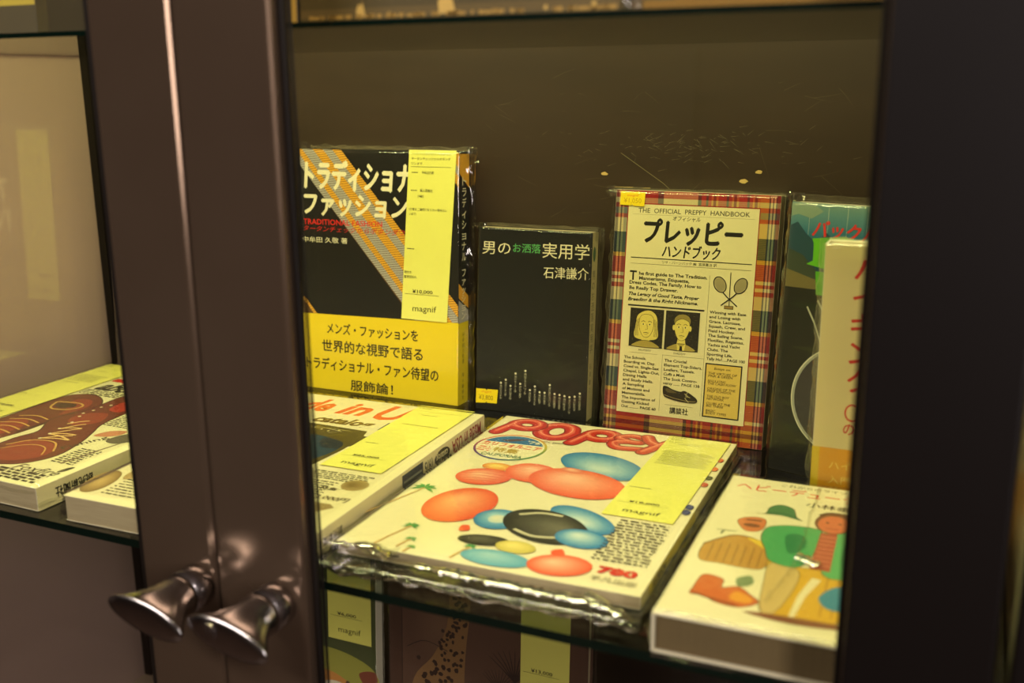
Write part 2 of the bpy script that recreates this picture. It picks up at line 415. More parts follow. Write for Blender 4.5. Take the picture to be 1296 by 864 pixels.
def knob(door_o, x, z, lock):
    """round shaft that flares into a flat oval grip, long axis tipped"""
    secs = [(.0, 13.2, 13.2), (.0008, 13.8, 13.8), (.0150, 13.8, 13.8), (.0153, 12.8, 12.8), (.0163, 12.8, 12.8), (.0166, 13.8, 13.8), (.0200, 13.9, 13.4),
            (.0240, 14.2, 12.4), (.0280, 15.4, 11.2), (.0320, 17.6, 10.2), (.036, 20.4, 9.6), (.0400, 23.4, 9.3), (.0435, 26.2, 9.4), (.0455, 27.6, 9.8), (.0464, 28.2, 10.1), (.0472, 27.8, 9.8), (.0477, 23, 7.6), (.0480, 13, 4.2)]
    n = 48; tl = math.radians(-13); vs = []; fs = []
    for y, rx, rz in secs:
        for i in range(n):
            a = 2 * math.pi * i / n; px, pz = rx * math.cos(a), rz * math.sin(a)
            vs.append(Vector((x + (px * math.cos(tl) - pz * math.sin(tl)) / 1000, -.04 - y, z + (px * math.sin(tl) + pz * math.cos(tl)) / 1000)) + OFF)
    for j in range(len(secs) - 1):
        for i in range(n): a = j * n + i; b = j * n + (i + 1) % n; fs.append([a, b, b + n, a + n])
    fs.append([(len(secs) - 1) * n + i for i in range(n)])
    fs.append([i for i in range(n)][::-1])
    o = mesh_obj('knob', vs, fs, M['steel'], door_o, True)
    if lock:
        bm = bmesh.new(); cx = x - .0125 * math.cos(tl); cz = z - .0125 * math.sin(tl)
        for r0, y0, y1 in ((.0058, .0475, .0490), (.0040, .0486, .0494)):
            bmesh.ops.create_cone(bm, cap_ends=True, segments=28, radius1=r0, radius2=r0 * .93, depth=y1 - y0,
                                  matrix=Matrix.Translation(Vector((cx, -.04 - (y0 + y1) / 2, cz)) + OFF) @ Matrix.Rotation(math.pi / 2, 4, 'X'))
        add_box(bm, Vector((cx - .0004, -.0898, cz - .002)) + OFF, Vector((cx + .0004, -.0893, cz + .002)) + OFF)
        bm_obj('lock_cylinder', bm, M['steel'], door_o, False)
    o['label'] = 'brushed steel oval knob with a keyhole' if lock else 'plain brushed steel oval knob'
knob(dl, -.4262, .0035, 0); knob(dr, -.3660, .0035, 1)
# lamp housing under the cabinet top
cb('lamp_housing', (-.88, .045, .70), (.02, .105, .73), M['tube'])
# scratches and paint chips on the back panel
A = Art((XL + .4, .402 - .2, .34 - FZ), (1, 0, 0), (0, 0, -1), (0, -1, 0), .15)
rs = random.Random(4)
U0 = -XL * 1000
def bp(x): return x * 1000 + U0
for k in range(46):
    u = bp(rs.uniform(-.44, -.1)); v = rs.uniform(30, 175); a = rs.gauss(0, .35); l = rs.uniform(4, 26)
    A.stroke([(u, v), (u + l * .5 * math.cos(a), v + l * .5 * math.sin(a) + rs.uniform(-1, 1)), (u + l * math.cos(a), v + l * math.sin(a))], .28, (92, 80, 62), .08)
for k in range(110):
    u = bp(rs.gauss(-.245, .05)); v = rs.gauss(88, 8); a = rs.gauss(0, .5); l = rs.uniform(2, 9)
    A.stroke([(u, v), (u + l * math.cos(a), v + l * math.sin(a))], .3, (112, 102, 84), .1)
A.stroke([(bp(-.30), 96), (bp(-.26), 122), (bp(-.232), 146)], .5, (130, 118, 90), .3)
for (cx, cy, s) in ((-.189, 118, 5), (-.176, 110, 4), (-.316, 115, 4)):
    pts = [(bp(cx) + s * rs.uniform(.5, 1.1) * math.cos(q), cy + s * .55 * rs.uniform(.4, 1) * math.sin(q)) for q in [i * .63 for i in range(10)]]
    A.poly(pts, (196, 166, 104))
A.rect(bp(-.305), 126, bp(-.288), 126.9, (176, 150, 90)); A.rect(bp(-.28), 126.3, bp(-.272), 126.9, (170, 146, 88))
o = A.build('scratches', cab); o['kind'] = 'stuff'

# neighbouring cabinet at the right edge
nb = thing('neighbouring_cabinet', 'dark neighbouring cabinet beside the right door, at the picture edge', 'cabinet', Matrix.Translation((.3, .2, FZ)))
box('body', (-.24, -.21, 0), (.4, .24, 2.0), M['bronze_dark'], nb, .003)
box('door', (-.270, -.243, .05), (.1, -.215, 1.95), M['shade_black'], nb, .0022, 3)
#@@OBJECTS
# ---------------------------------------------------------------- standing books
SH = .0003
# 1 striped tie book
W_, H_, T_ = .180, .244, .021
t = thing('striped_tie_book', 'black book with orange striped band and yellow wrapper, standing leftmost behind the glass', 'book', stand_mx(-.629, .36, SH, 0, 3.5, 0))
book(t, W_, H_, T_, M['black'])
A = front_art(H_)
CK = (20, 19, 16); OR = (226, 164, 46); GY = (168, 164, 156); CR = (236, 226, 190)
A.rect(.2, .2, 179.8, 243.8, CK)
def tie(A, u0, v0, umax, vmax, off, wd, cols):
    """diagonal woven band: stripes side by side, each of short slanting threads"""
    ex, ey = .668, .744; A.up(); x = 0
    for wdt, c in cols:
        k = 0
        while k < 300:
            a = k; b = k + 2.1
            def P(s, d): return (u0 + off + ex * s + d, v0 + ey * s)
            q = [P(a, x), P(a - 1.6, x + wdt), P(b - 1.6, x + wdt), P(b, x)]
            q = [(min(max(p[0], .3), umax), min(max(p[1], .3), vmax)) for p in q]
            if min(p[1] for p in q) < vmax and min(p[0] for p in q) < umax and max(p[0] for p in q) > .3 and max(p[1] for p in q) > .3:
                A.poly(q, c, False)
            k += 2.7
        x += wdt
cl = [(5, GY), (11, OR), (8, GY), (12, OR), (7, GY), (10, OR)]
def under(A, pts): A.poly(pts, (96, 66, 26))
under(A, [(.3, .3), (49, .3), (179.7, 146), (179.7, 165), (.3, 15)][:5]) if False else None
A.poly([(.3, .3), (48.7, .3), (179.7, 146.2), (179.7, 167), (134, 167), (.3, 16)], (92, 62, 24))
tie(A, -14, 0, 179.7, 167, 0, 0, [(9, GY), (8, OR), (13, GY), (12, OR), (11, GY), (10, OR)])
A.poly([(.3, 150), (.3, 167), (16, 167)], (92, 62, 24)); tie(A, -.3, 150, 179, 167, 0, 0, [(4, OR)])
A.poly([(150, .3), (179.7, .3), (179.7, 33)], (92, 62, 24)); tie(A, 150, 0, 179.7, 60, 0, 0, [(9, OR), (7, GY), (12, OR)])
A.text('トラディショナル', 5.9, 25.5, 147, 26.0, 27, CR, .045, .12); A.text('ファッション', 5.1, 53.7, 124, 53.8, 22, CR, .045, .12)
A.text('TRADITIONAL FASHION', 3.2, 72.2, 96, 71.2, 5.4, (214, 40, 34), .015); A.text('タータンチェックからボタンダウンまで', 3.0, 79.0, 145.8, 78.2, 5.4, (200, 40, 34), .01, .2)
A.text('中牟田 久敬 著', 2.1, 90.3, 55.5, 89.6, 5.4, CR, .008)
OB = (228, 200, 22)
A.up(); A.l += .1; A.poly([(-.2, 166.2), (180.2, 162), (180.2, 244), (-.2, 244)], OB)
for s, u0, v0, u1, v1, h in (('メンズ・ファッションを', 29.6, 179.8, 135.7, 178.6, 11), ('世界的な視野で語る', 23.4, 198.2, 141, 197.0, 11.8), ('トラディショナル・ファン待望の', 3.8, 217.5, 158.5, 216.2, 11.8), ('服飾論！', 57.3, 236.6, 107, 236.2, 10.6)):
    A.text(s, u0, v0, u1, v1, h, (44, 38, 14), .026)
A.build('cover_print', t)
A = right_art(W_, H_); A.rect(.2, .2, 20.8, 243.8, CK)
A.poly([(.3, 2), (20.7, 2), (20.7, 34), (.3, 20)], OR); A.poly([(.3, 140), (20.7, 152), (20.7, 163), (.3, 163)], GY); A.poly([(.3, 124), (20.7, 138), (20.7, 150), (.3, 138)], OR)
A.vtext('トラディショナル', 10.5, 22, 104, 8.5, CR, .01); A.vtext('ファッション', 10.5, 110, 160, 8, CR, .01)
A.rect(-.1, 162.5, 21, 244, OB); A.vtext('中牟田久敬著', 10, 172, 204, 4.2, (44, 38, 14)); A.vtext('婦人画報社', 10, 212, 240, 4, (44, 38, 14))
A.build('spine_print', t)
slip(t, H_, 127, -1, 177.6, 162.4, [('中牟田久敬', 15, 21, 28, 2.8), ('-', 4, 20, 11, 2), ('婦人画報社', 14, 38, 27.5, 2.8), ('-', 4, 37, 11, 2), ('1981', 12, 43.5, 18, 2.6), ('(巾着をご確認になりたい場合はレ', 3, 56, 44, 2.6), ('ジまで)', 3, 60.5, 11, 2.6), ('-', 3, 93, 11, 2), ('帯付き', 1, 117, 9, 2.8), ('裏表紙折れ', 1, 121.5, 15, 2.8)],
     ['トラディショナルファッション', 'タータンチェックからボタンダ', 'ウンまで'], '¥10,000', -9.5)
sleeve(t, W_, H_, T_, .004, .012, .001, .004, .0015, 3)
rough_strip(t, -.004, H_ - .001, .006, H_ + .007, .004, .003, 4, 4, 5, M['crinkle'])
rough_strip(t, W_ + .002, H_ - .012, W_ + .014, H_ + .005, .012, .003, 4, 4, 6, M['crinkle'])

# 1b grey book behind the door frames, mirrored in the glossy side panel
W_, H_, T_ = .190, .262, .016
t = thing('grey_style_book', 'grey-brown book with yellow slip behind the stiles, seen mirrored in the side panel', 'book', stand_mx(-.854, .330, SH, 0, 3, 0))
book(t, W_, H_, T_, M['paper'])
A = front_art(H_); A.rect(.2, .2, 189.8, 261.8, (96, 84, 70)); A.text('TAKE', 72, 68, 150, 68, 24, (236, 228, 206), .03); A.text('IVY', 72, 103, 126, 103, 24, (236, 228, 206), .03); A.rect(40, 124, 150, 125.6, (170, 158, 138))
A.blob([(70, 170), (90, 150), (120, 160), (150, 150), (170, 190), (160, 240), (80, 240)], (110, 98, 78)); A.build('cover_print', t)
slip(t, H_, 4, 2, 52, 190, [('-', 10, 30, 36, 3)], ['洋書'], '¥35,000', 0)
sleeve(t, W_, H_, T_, .004, .006, .001, .004, .0012, 91)

# 2 black pocket book
W_, H_, T_ = .112, .1751, .017
t = thing('black_pocket_book', 'small plain black pocket book with white Japanese title, in the middle of the standing row', 'book', stand_mx(-.4292, .3598, SH, -1.9, 4.4, .25))
book(t, W_, H_, T_, M['black'])
A = front_art(H_); A.rect(.2, .2, 111.8, 174.9, (17, 17, 13)); WH = (226, 216, 178)
A.text('男の', 3.7, 18.7, 32.3, 18.3, 12, WH, 0); A.text('お洒落', 34.8, 17.7, 62.3, 17.3, 8, (84, 160, 92), .01); A.text('実用学', 64.2, 18.3, 109.5, 18, 13.5, WH, 0)
A.text('石津謙介', 65.6, 38.7, 109.4, 37.7, 10.4, WH, 0)
words = ['カタチ', 'シャツ', '帽子', 'セーター', '下着', 'アクセサリー', '色', 'ネクタイ', '靴', '傘', '旅行カバン', '眼鏡', '手袋', '時計', 'ズボン', '財布', 'お洒落']
tops = [147, 143.5, 149, 136.5, 146, 133, 151, 147, 152, 152, 144, 152, 152.5, 153, 153.5, 152.5, 149]
for k, (wd, tp) in enumerate(zip(words, tops)):
    u = 25.6 + k * 4.97
    A.ell(u, tp, 1.05, 1.05, WH, 10); s = '男の' + wd + '学'; n = len(s)
    A.vtext(s, u, tp + 2, min(tp + 2 + n * 2.35, 171), 2.3, (190, 182, 150), .0)
A.build('cover_print', t)
A = Art((0, 0, H_), (1, 0, 0), (0, 0, -1), (0, -1, 0), .6)
YL = (244, 214, 20)
A.poly([(.2, 154.9), (10, 154.6), (11, 156), (12, 154.5), (23, 154.2), (22, 167.6), (12, 168.1), (11, 166.8), (10, 168.2), (0, 168.9)], YL)
A.text('magnif', 6, 157.2, 16, 157, 2, (226, 120, 40)); A.text('¥3,800', 3, 163, 18, 162.8, 4.6, (120, 96, 10))
A.build('price_sticker', t)
A = right_art(W_, H_); A.rect(.2, .2, 16.8, 174.9, (206, 190, 140)); A.ell(6.5, 20, 4, 7, (40, 90, 60), 16)
A.vtext('男のお洒落実用学', 6.5, 34, 112, 8, (84, 78, 50)); A.vtext('石津謙介', 6.5, 120, 150, 5, (84, 78, 50)); A.build('spine_print', t)
sleeve(t, W_, H_, T_, .003, .008, .001, .004, .0014, 8)
rough_strip(t, -.003, H_ - .004, .006, H_ + .004, .003, .002, 4, 3, 9, M['crinkle'])
rough_strip(t, W_ - .004, H_ - .008, W_ + .010, H_ + .004, .006, .003, 4, 4, 10, M['crinkle'])

# 3 plaid handbook
W_, H_, T_ = .1426, .215, .024
t = thing('plaid_handbook', 'handbook with cream title panel and red plaid border, standing behind the balloon magazine', 'book', stand_mx(-.2948, .3456, .0012, -.75, 7.6, .27))
book(t, W_, H_, T_, M['paper'], 'left')
A = front_art(H_); A.up()
RD = (158, 22, 26); CRM = (204, 186, 140); TL = (10, 42, 50); NV = (26, 26, 48); YE = (196, 140, 34); GB = (96, 100, 100); DKR = (84, 12, 20)
def seq(items, start, end):
    out = []; x = start; i = 0
    while x < end:
        wd, c = items[i % len(items)]; out.append((x, min(x + wd, end), c)); x += wd; i += 1
    return out
US = [(0, 3, NV), (3, 5, CRM), (5, 6.2, NV), (6.2, 8, CRM), (8, 11.9, GB), (11.9, 38, RD), (38, 43, NV), (43, 73, CRM), (73, 76, TL)] + seq([(4, RD), (2, TL), (2.6, RD), (1.6, YE), (2.4, DKR), (1.8, YE), (3, RD)], 76, 125.5) + \
     [(125.5, 133, YE), (133, 134.3, NV), (134.3, 136, CRM), (136, 137, NV), (137, 138.6, CRM), (138.6, 139.8, NV), (139.8, 142.4, DKR)]
VS = [(.2, 6.5, RD), (6.5, 11, CRM), (11, 15, RD), (15, 20.5, GB), (20.5, 24, RD), (24, 36.5, CRM)] + seq([(18, TL), (3.5, YE), (14, RD), (3, CRM), (3, RD), (3, CRM), (4, RD), (11.5, CRM)], 36.5, 196) + \
     [(196, 200, RD), (200, 203, YE), (203, 207, DKR), (207, 210, YE), (210, 214.8, RD)]
for (a, b, c) in US:
    for (p, q, d) in VS:
        if a >= 11.9 and b <= 125.6 and p >= 12 and q <= 196: continue
        k = .5; col = tuple(c[i] * k + d[i] * (1 - k) for i in range(3))
        A.rect(max(a, .2), p, b, q, col, False)
        if (a + p) % 3 < 1.5:   # woven thread lines
            v = p + .5
            while v < q: A.l += .006; A.rect(max(a, .2), v, b, min(v + .28, q), tuple(x * .8 for x in d), False); A.l -= .006; v += 1.5
A.up(); A.rect(11.2, 11.2, 126.4, 197, (150, 24, 26)); PN = (228, 216, 172)
A.rect(12.0, 12.0, 125.6, 196.4, PN)
K = (26, 22, 16)
A.text('THE  OFFICIAL  PREPPY  HANDBOOK', 21.1, 17.2, 117.9, 16.9, 4.0, K, .008); A.rect(16.5, 20.6, 122.2, 20.8, (120, 110, 80))
A.text('オフィシャル', 52.1, 23.0, 76.3, 23.1, 3.9, K, .02, .2); A.text('プレッピー', 27.6, 34.7, 112.7, 34.4, 20.5, K, .045, .05); A.text('ハンドブック', 44.6, 51.4, 95.3, 51.3, 10.5, K, .03, .15)
A.rect(16.8, 58.0, 122.5, 58.8, K); A.text('リサ・バーンバック 編  宮原憲治 訳', 45.2, 61.1, 93, 61, 2.6, K, .005); A.rect(17.1, 63.4, 122.2, 63.7, (90, 80, 60))
tx = [('T', 16.7, 74, 23, 74, 8), ('he first guide to The Tradition.', 25.1, 71.9, 85.7, 71.9, 2.9), ('Mannerisms, Etiquette,', 25.4, 76.1, 70.3, 76.1, 2.9), ('Dress Codes, The Family. How to', 16.9, 80.2, 81.1, 80.2, 2.9), ('Be Really Top Drawer.', 17.1, 84.9, 60.8, 84.9, 2.9)]
for a in tx: A.text(*a, K, .025, 0, False)
for a in [('The Legacy of Good Taste, Proper', 16.8, 90.2, 79.9, 90.2, 2.9), ('Breeding & the Right Nickname.', 16.5, 94.9, 79.1, 94.7, 2.9)]: A.text(*a, K, .03, .22, False)
A.rect(16.9, 99.7, 85.2, 101.1, K); A.rect(87.6, 70, 87.85, 192, (60, 54, 40))
A.rect(21.1, 142.1, 46.2, 142.3, K); A.rect(50.8, 141.8, 87.6, 142.0, K); A.rect(50.9, 142, 51.1, 192, (60, 54, 40)); A.rect(56, 185.4, 81.1, 185.6, K)
col1 = 'The Schools.|Boarding vs. Day.|Coed vs. Single-Sex|Chapel, Lights-Out,|Dining Halls|and Study Halls.|A Sampling|of Mottoes and|Memorabilia.|The Importance of|Getting Kicked|Out .......... PAGE 60'.split('|')
w1 = [36.5, 45.1, 48.6, 49.2, 37.9, 44.1, 36.1, 41.3, 37.8, 47.2, 41.6, 48.1]; A.up()
for i, s in enumerate(col1): A.text(s, 16.2, 146.9 + i * 4.02, w1[i], 146.7 + i * 4.02, 2.4, K, .02, 0, False)
col2 = 'The Crucial|Element Top-Siders,|Loafers, Tassels.|Cuffs a Must.|The Sock Contro-|versy ....... PAGE 138'.split('|'); w2 = [72.9, 86.6, 80.4, 72.2, 83.1, 85.6]
for i, s in enumerate(col2): A.text(s, 53.0, 146.4 + i * 4.03, w2[i], 146.2 + i * 4.03, 2.4, K, .02, .2 if i == 3 else 0, False)
col3 = 'Winning with Ease|and Losing with|Grace. Lacrosse,|Squash, Crew, and|Field Hockey.|The Sailing Scene,|Flotillas, Regattas,|Yachts and Yacht|Clubs. The|Sporting Life.|Tally Ho!.....PAGE 100'.split('|')
w3 = [121, 116.3, 117.1, 120.8, 112.6, 119.8, 120.9, 117.8, 107.8, 112, 122.9]
for i, s in enumerate(col3): A.text(s, 89.8, 100.9 + i * 4.02, w3[i], 100.9 + i * 4.02, 2.4, K, .02, 0, False)
A.text('MUMMY', 29, 139.5, 40.5, 139.4, 1.8, K); A.text('DADDY', 60.8, 139.5, 71.4, 139.5, 1.8, K); A.text('講談社', 60.6, 190.1, 77, 190, 5.6, K, .02)
A.rect(89.4, 145, 121.2, 192.2, K); A.rect(90.5, 146.1, 120.1, 191.1, (218, 186, 92))
bx = [('Essays on:', 97.1, 149.2, 111.8, .2), ('THE VIRTUES OF', 92.4, 153.6, 117.2, .15), ('PINK & GREEN', 92.4, 155.9, 113.7, .15), ('REGULATING', 92.4, 160.3, 107.9, .15), ('THE CASH FLOW', 92.4, 162.5, 117.2, .15), ('ORIGINS OF THE', 92.4, 166.9, 116.8, .15), ('PREP SCHOOL', 92.4, 169.1, 113.6, .15), ('THE OLD BOY', 92.4, 173.6, 112, .15), ('NETWORK', 92.4, 175.8, 107.5, .15), ('CLUBS AT THE', 92.4, 179.8, 113.4, .15), ('BIG THREE', 92.4, 182, 107.5, .15), ('BASIC', 92.4, 186.2, 100.8, .15), ('BODY TYPES', 92.4, 188.4, 110.3, .15)]
A.up()
for s, u, v, u1, it in bx: A.text(s, u, v, u1, v, 2.0, (60, 44, 14), .015, it, False)
# crossed rackets and mallet
for sx, cu in ((1, 96.9), (-1, 114.6)):
    rot = 62 * sx
    A.ell(cu, 77, 7.4, 5.4, K, 26, rot); A.ell(cu, 77, 6.5, 4.5, (196, 180, 134), 26, rot)
    for k in range(-4, 5):
        c, d = math.cos(math.radians(rot)), math.sin(math.radians(rot)); L = 6.3 * math.sqrt(max(0, 1 - (k / 5) ** 2)); q = 4.3 * math.sqrt(max(0, 1 - (k / 5) ** 2))
        e = k * .85; A.stroke([(cu + c * -L - d * e, 77 + d * -L + c * e), (cu + c * L - d * e, 77 + d * L + c * e)], .2, K)
        e = k * 1.2; A.stroke([(cu + c * e - d * -q, 77 + d * e + c * -q), (cu + c * e - d * q, 77 + d * e + c * q)], .2, K)
    A.stroke([(cu + sx * 2.6, 83), (cu + sx * 6.5, 87), (cu + sx * 16 - sx * .3, 94.6)], 1.0, K)
A.stroke([(105.5, 66.1), (105.9, 95)], .7, K); A.rect(101.8, 94.4, 109.6, 97.4, (150, 120, 60)); A.frame(101.8, 94.4, 109.6, 97.4, .4, K)
# two woodcut portraits
A.rect(19.6, 102.6, 50.0, 136.7, (34, 30, 20)); A.rect(51.8, 102.6, 81.8, 136.8, (34, 30, 20))
rs = random.Random(2); A.up()
for x0, x1 in ((20, 49.6), (52.2, 81.4)):
    for k in range(120):
        u = rs.uniform(x0, x1); v = rs.uniform(103, 136); A.rect(u, v, min(u + rs.uniform(.3, .9), x1), v + .22, (130, 116, 60), False)
FC = (222, 202, 104)
def face(cx, woman):
    hair = FC if woman else (196, 176, 90)
    if woman:
        A.blob([(cx - 2, 104.5), (cx + 4, 104.4), (cx + 9, 109), (cx + 10.5, 119), (cx + 11, 127), (cx + 6, 130), (cx - 6, 130), (cx - 11, 127), (cx - 10, 118), (cx - 8.5, 109)], hair, K, .4)
        for s in (-1, 1):
            for k in range(4): A.stroke([(cx + s * (5.5 + k * 1.2), 110 + k), (cx + s * (7.6 + k * .8), 118), (cx + s * (7.2 + k * 1.0), 127)], .28, K, None, True)
    A.poly([(cx - 3, 125), (cx + 3, 125), (cx + 4, 132), (cx - 4, 132)], FC)
    A.blob([(cx - 12, 136.4), (cx - 8, 132.4), (cx - 3, 130.8), (cx + 3, 130.8), (cx + 8, 132.4), (cx + 12, 136.4)], (170, 150, 74), K, .4)
    if not woman: A.poly([(cx - 4, 130.5), (cx, 134), (cx + 4, 130.5), (cx + 3, 136.6), (cx - 3, 136.6)], FC); A.poly([(cx - 1, 132.8), (cx + 1, 132.8), (cx + 1.4, 136.6), (cx - 1.4, 136.6)], K)
    A.blob([(cx, 107.5), (cx + 5, 109), (cx + 6.6, 114), (cx + 6.2, 120), (cx + 3.6, 126), (cx, 128), (cx - 3.6, 126), (cx - 6.2, 120), (cx - 6.6, 114), (cx - 5, 109)], FC, K, .35)
    if not woman:
        A.blob([(cx - 6.8, 114), (cx - 7, 109), (cx - 3, 105.4), (cx + 3, 105.2), (cx + 7, 108.6), (cx + 6.9, 114), (cx + 5.4, 111), (cx, 109), (cx - 5, 111)], (150, 132, 66), K, .35)
        for s in (-1, 1): A.ell(cx + s * 7.2, 117, 1.2, 2.4, FC)
    for s in (-1, 1):
        A.ell(cx + s * 2.9, 116.4, 1.5, .7, (240, 226, 150)); A.ell(cx + s * 2.9, 116.4, .7, .65, K, 10); A.stroke([(cx + s * 1.2, 114.2), (cx + s * 3, 113.4), (cx + s * 4.8, 114.4)], .45, K)
    A.stroke([(cx + .5, 116), (cx + 1.2, 120.6), (cx - .8, 121)], .35, K); A.stroke([(cx - 2.4, 124), (cx, 123.6), (cx + 2.4, 124)], .5, K); A.stroke([(cx - 1.4, 125.3), (cx + 1.4, 125.3)], .25, K)
face(34.8, True); face(66.8, False)
# moccasin
A.blob([(53.6, 170), (57, 169.4), (62, 171.5), (69, 172.8), (73, 171.8), (80, 175), (84.2, 178.5), (83, 181), (77, 181.6), (68, 181.2), (60, 179.8), (54.6, 177.6)], (44, 36, 22), K, .4)
A.blob([(56, 171), (60, 171.4), (66, 174), (60, 174.6), (56.4, 173.4)], (90, 78, 50)); A.stroke([(54.6, 176.8), (64, 179), (76, 180.4), (83, 180)], .4, (170, 150, 100), None, True)
A.stroke([(73, 174), (76, 176), (73.5, 178), (77, 181.5)], .5, (206, 190, 140)); A.stroke([(75.5, 172.4), (74, 176), (78, 177)], .45, (206, 190, 140))
A.build('cover_print', t)
A = Art((0, 0, H_), (1, 0, 0), (0, 0, -1), (0, -1, 0), 1.0)
A.poly([(4.4, 1.2), (14.5, 1.6), (15.5, 2.9), (16.5, 1.5), (26.6, 1.7), (26.2, 13.9), (16.5, 13.6), (15.3, 12.4), (14.2, 13.5), (4.2, 13.2)], YL)
A.text('magnif', 10.5, 4.6, 21, 4.6, 2.2, (228, 110, 40)); A.text('¥1,050', 7.5, 9.2, 23.4, 9.2, 4.2, (190, 150, 20)); A.build('price_sticker', t)
sleeve(t, W_, H_, T_, .007, .006, .001, .0025, .0014, 12)
rough_strip(t, -.010, H_ - .006, .004, H_ + .003, .004, .003, 4, 4, 11, M['crinkle'])
rough_strip(t, W_ - .002, H_ - .012, W_ + .010, H_ + .004, .010, .003, 4, 4, 12, M['crinkle'])

# 4 mountain book
W_, H_, T_ = .150, .215, .016
t = thing('mountain_landscape_book', 'book with blue mountain landscape and large round pan, half hidden behind the cream slipcase', 'book', stand_mx(-.1395, .3092, SH, 14.6, 5, 0))
book(t, W_, H_, T_, M['paper'])
A = front_art(H_); A.up()
rows = [(0, (110, 140, 130)), (10, (86, 130, 138)), (24, (40, 104, 130)), (40, (34, 80, 98)), (56, (60, 80, 66)), (64, (92, 84, 48))]
for (a, ca), (b, cb_) in zip(rows, rows[1:]):
    for i in range(10):
        u, u2 = i * 15, i * 15 + 15; A.grad([(u + .2, a), (u2 - .2 if i == 9 else u2, a), (u2 - .2 if i == 9 else u2, b), (u + .2, b)], [ca, ca, cb_, cb_], False)
A.rect(.2, 64, 149.8, 214.8, (26, 28, 12))
A.poly([(0.4, 18), (6, 15), (14, 24), (22, 30), (30, 22), (44, 34), (60, 28), (90, 44), (148, 50), (149, 64), (.4, 62)], (30, 66, 80))
A.poly([(.3, 36), (12, 40), (28, 55), (44, 60), (60, 64), (.3, 64)], (56, 66, 52)); A.poly([(.3, 52), (30, 60), (60, 66), (.3, 66)], (110, 98, 56))
rs = random.Random(6)
for k in range(26):
    v = rs.uniform(66, 196); u = rs.uniform(2, 60); l = rs.uniform(12, 60)
    A.blob([(u, v), (u + l * .5, v - rs.uniform(1, 2.4)), (min(u + l, 148), v + 1), (u + l * .4, v + rs.uniform(1.5, 4))], rs.choice([(44, 46, 16), (18, 24, 8), (58, 50, 20), (30, 38, 12)]))
A.rect(.2, 197, 149.8, 214.8, (12, 11, 6))
A.poly([(0.5, 1), (18, 1), (26, 6), (17, 12), (6, 9), (.5, 11)], (128, 148, 130))
A.ball(57, 150, 42, 42, (70, 66, 62), (52, 48, 44), 0, (0, 0), 48, 3)
pts = [(57 + 42 * math.cos(math.radians(a)), 150 + 42 * math.sin(math.radians(a))) for a in range(0, 361, 8)]; A.stroke(pts, 2.6, (150, 150, 132)); A.stroke([(57 + 43 * math.cos(math.radians(a)), 150 + 43 * math.sin(math.radians(a))) for a in range(120, 250, 8)], .8, (214, 208, 176))
A.stroke([(20, 80), (27, 92), (34, 108)], 1.3, (176, 174, 150)); A.stroke([(28, 74), (36, 88)], 1.3, (176, 174, 150))
A.text('バックパッキング', 18.7, 19, 122, 24, 13, (206, 44, 34), .03, .15)
A.poly([(19, 27), (44, 24), (58, 27), (60, 50), (44, 52), (16, 47), (21, 44), (20.5, 31)], (96, 176, 30)); A.poly([(24, 52), (60, 53), (60, 72), (26, 70)], (84, 160, 30))
A.build('cover_print', t)
sleeve(t, W_, H_, T_, .006, .005, .001, .006, .0014, 15)
rough_strip(t, -.007, H_ - .004, .008, H_ + .007, .004, .003, 5, 4, 13, M['crinkle'])

# 5 cream slipcase
W_, H_, T_ = .118, .1975, .022
t = thing('cream_slipcase_book', 'cream slipcased book with red lettering and orange wrapper, rightmost standing', 'book', stand_mx(-.095, .228, SH, 0, 0, 0))
book(t, W_, H_, T_, M['paper'], 'left', .0016, .003, None, .0015)
A = front_art(H_); A.rect(.3, .3, 117.7, 197.2, (214, 196, 136))
A.vtext('ハイキング', 29, 6, 104, 17, (196, 50, 34), .02); A.ell(25, 118, 5, 6.5, (196, 50, 34), 20); A.ell(25, 118, 3.8, 5.2, (214, 196, 136), 20); A.text('の本', 20, 130, 36, 130, 9, (196, 50, 34), .02)
A.l += .1; A.rect(-.2, 145.3, 118.2, 197.4, (214, 150, 14)); A.poly([(-.2, 145.3), (5, 145.3), (5, 197.4), (-.2, 197.4)], (206, 176, 14))
for k, s in enumerate(('ハイキング', '入門の', '決定版')): A.text(s, 12, 158 + k * 11, 12 + len(s) * 8, 158 + k * 11, 6, (232, 200, 90))
A.build('cover_print', t)
sleeve(t, W_, H_, T_, .005, .005, .001, .003, .0014, 17)

# ---------------------------------------------------------------- magazines lying on the shelf
def small_folds(root, W, H, seed, n=7, T=.02):
    """pinched film at the front corners"""
    r = random.Random(seed)
# 6 catalogue between the doors
W_, H_, T_ = .208, .28, .0195
t = thing('mail_order_catalogue', 'cream mail-order catalogue with orange title, lying behind the door stiles', 'magazine', flat_mx(-.587, .005, .020, 1.5))
book(t, W_, H_, T_, M['paper'], 'right', .0005, .001, M['pagesz'], .0004)
A = front_art(H_); PP = (228, 218, 176); A.rect(.2, .2, 207.8, 279.8, PP)
A.text('Made', 2, 28, 70, 26.5, 32, (222, 84, 40), .035, .3); A.text('in', 79, 26.5, 109, 26, 32, (222, 84, 40), .035, .3); A.text('U', 117, 26, 150, 25, 38, (222, 84, 40), .03, .3); A.text('.S.A', 153, 25, 194, 24, 36, (222, 84, 40), .03, .3); A.text('catalog', 72.4, 61.5, 131.3, 60.5, 15, (104, 78, 22), .045, .3); A.text('1975', 20, 62, 60, 61.5, 10, (60, 50, 20), .01)
A.frame(140, 51, 149, 71, 1.4, (40, 60, 100)); A.rect(8, 69, 66, 69.6, (90, 70, 40))
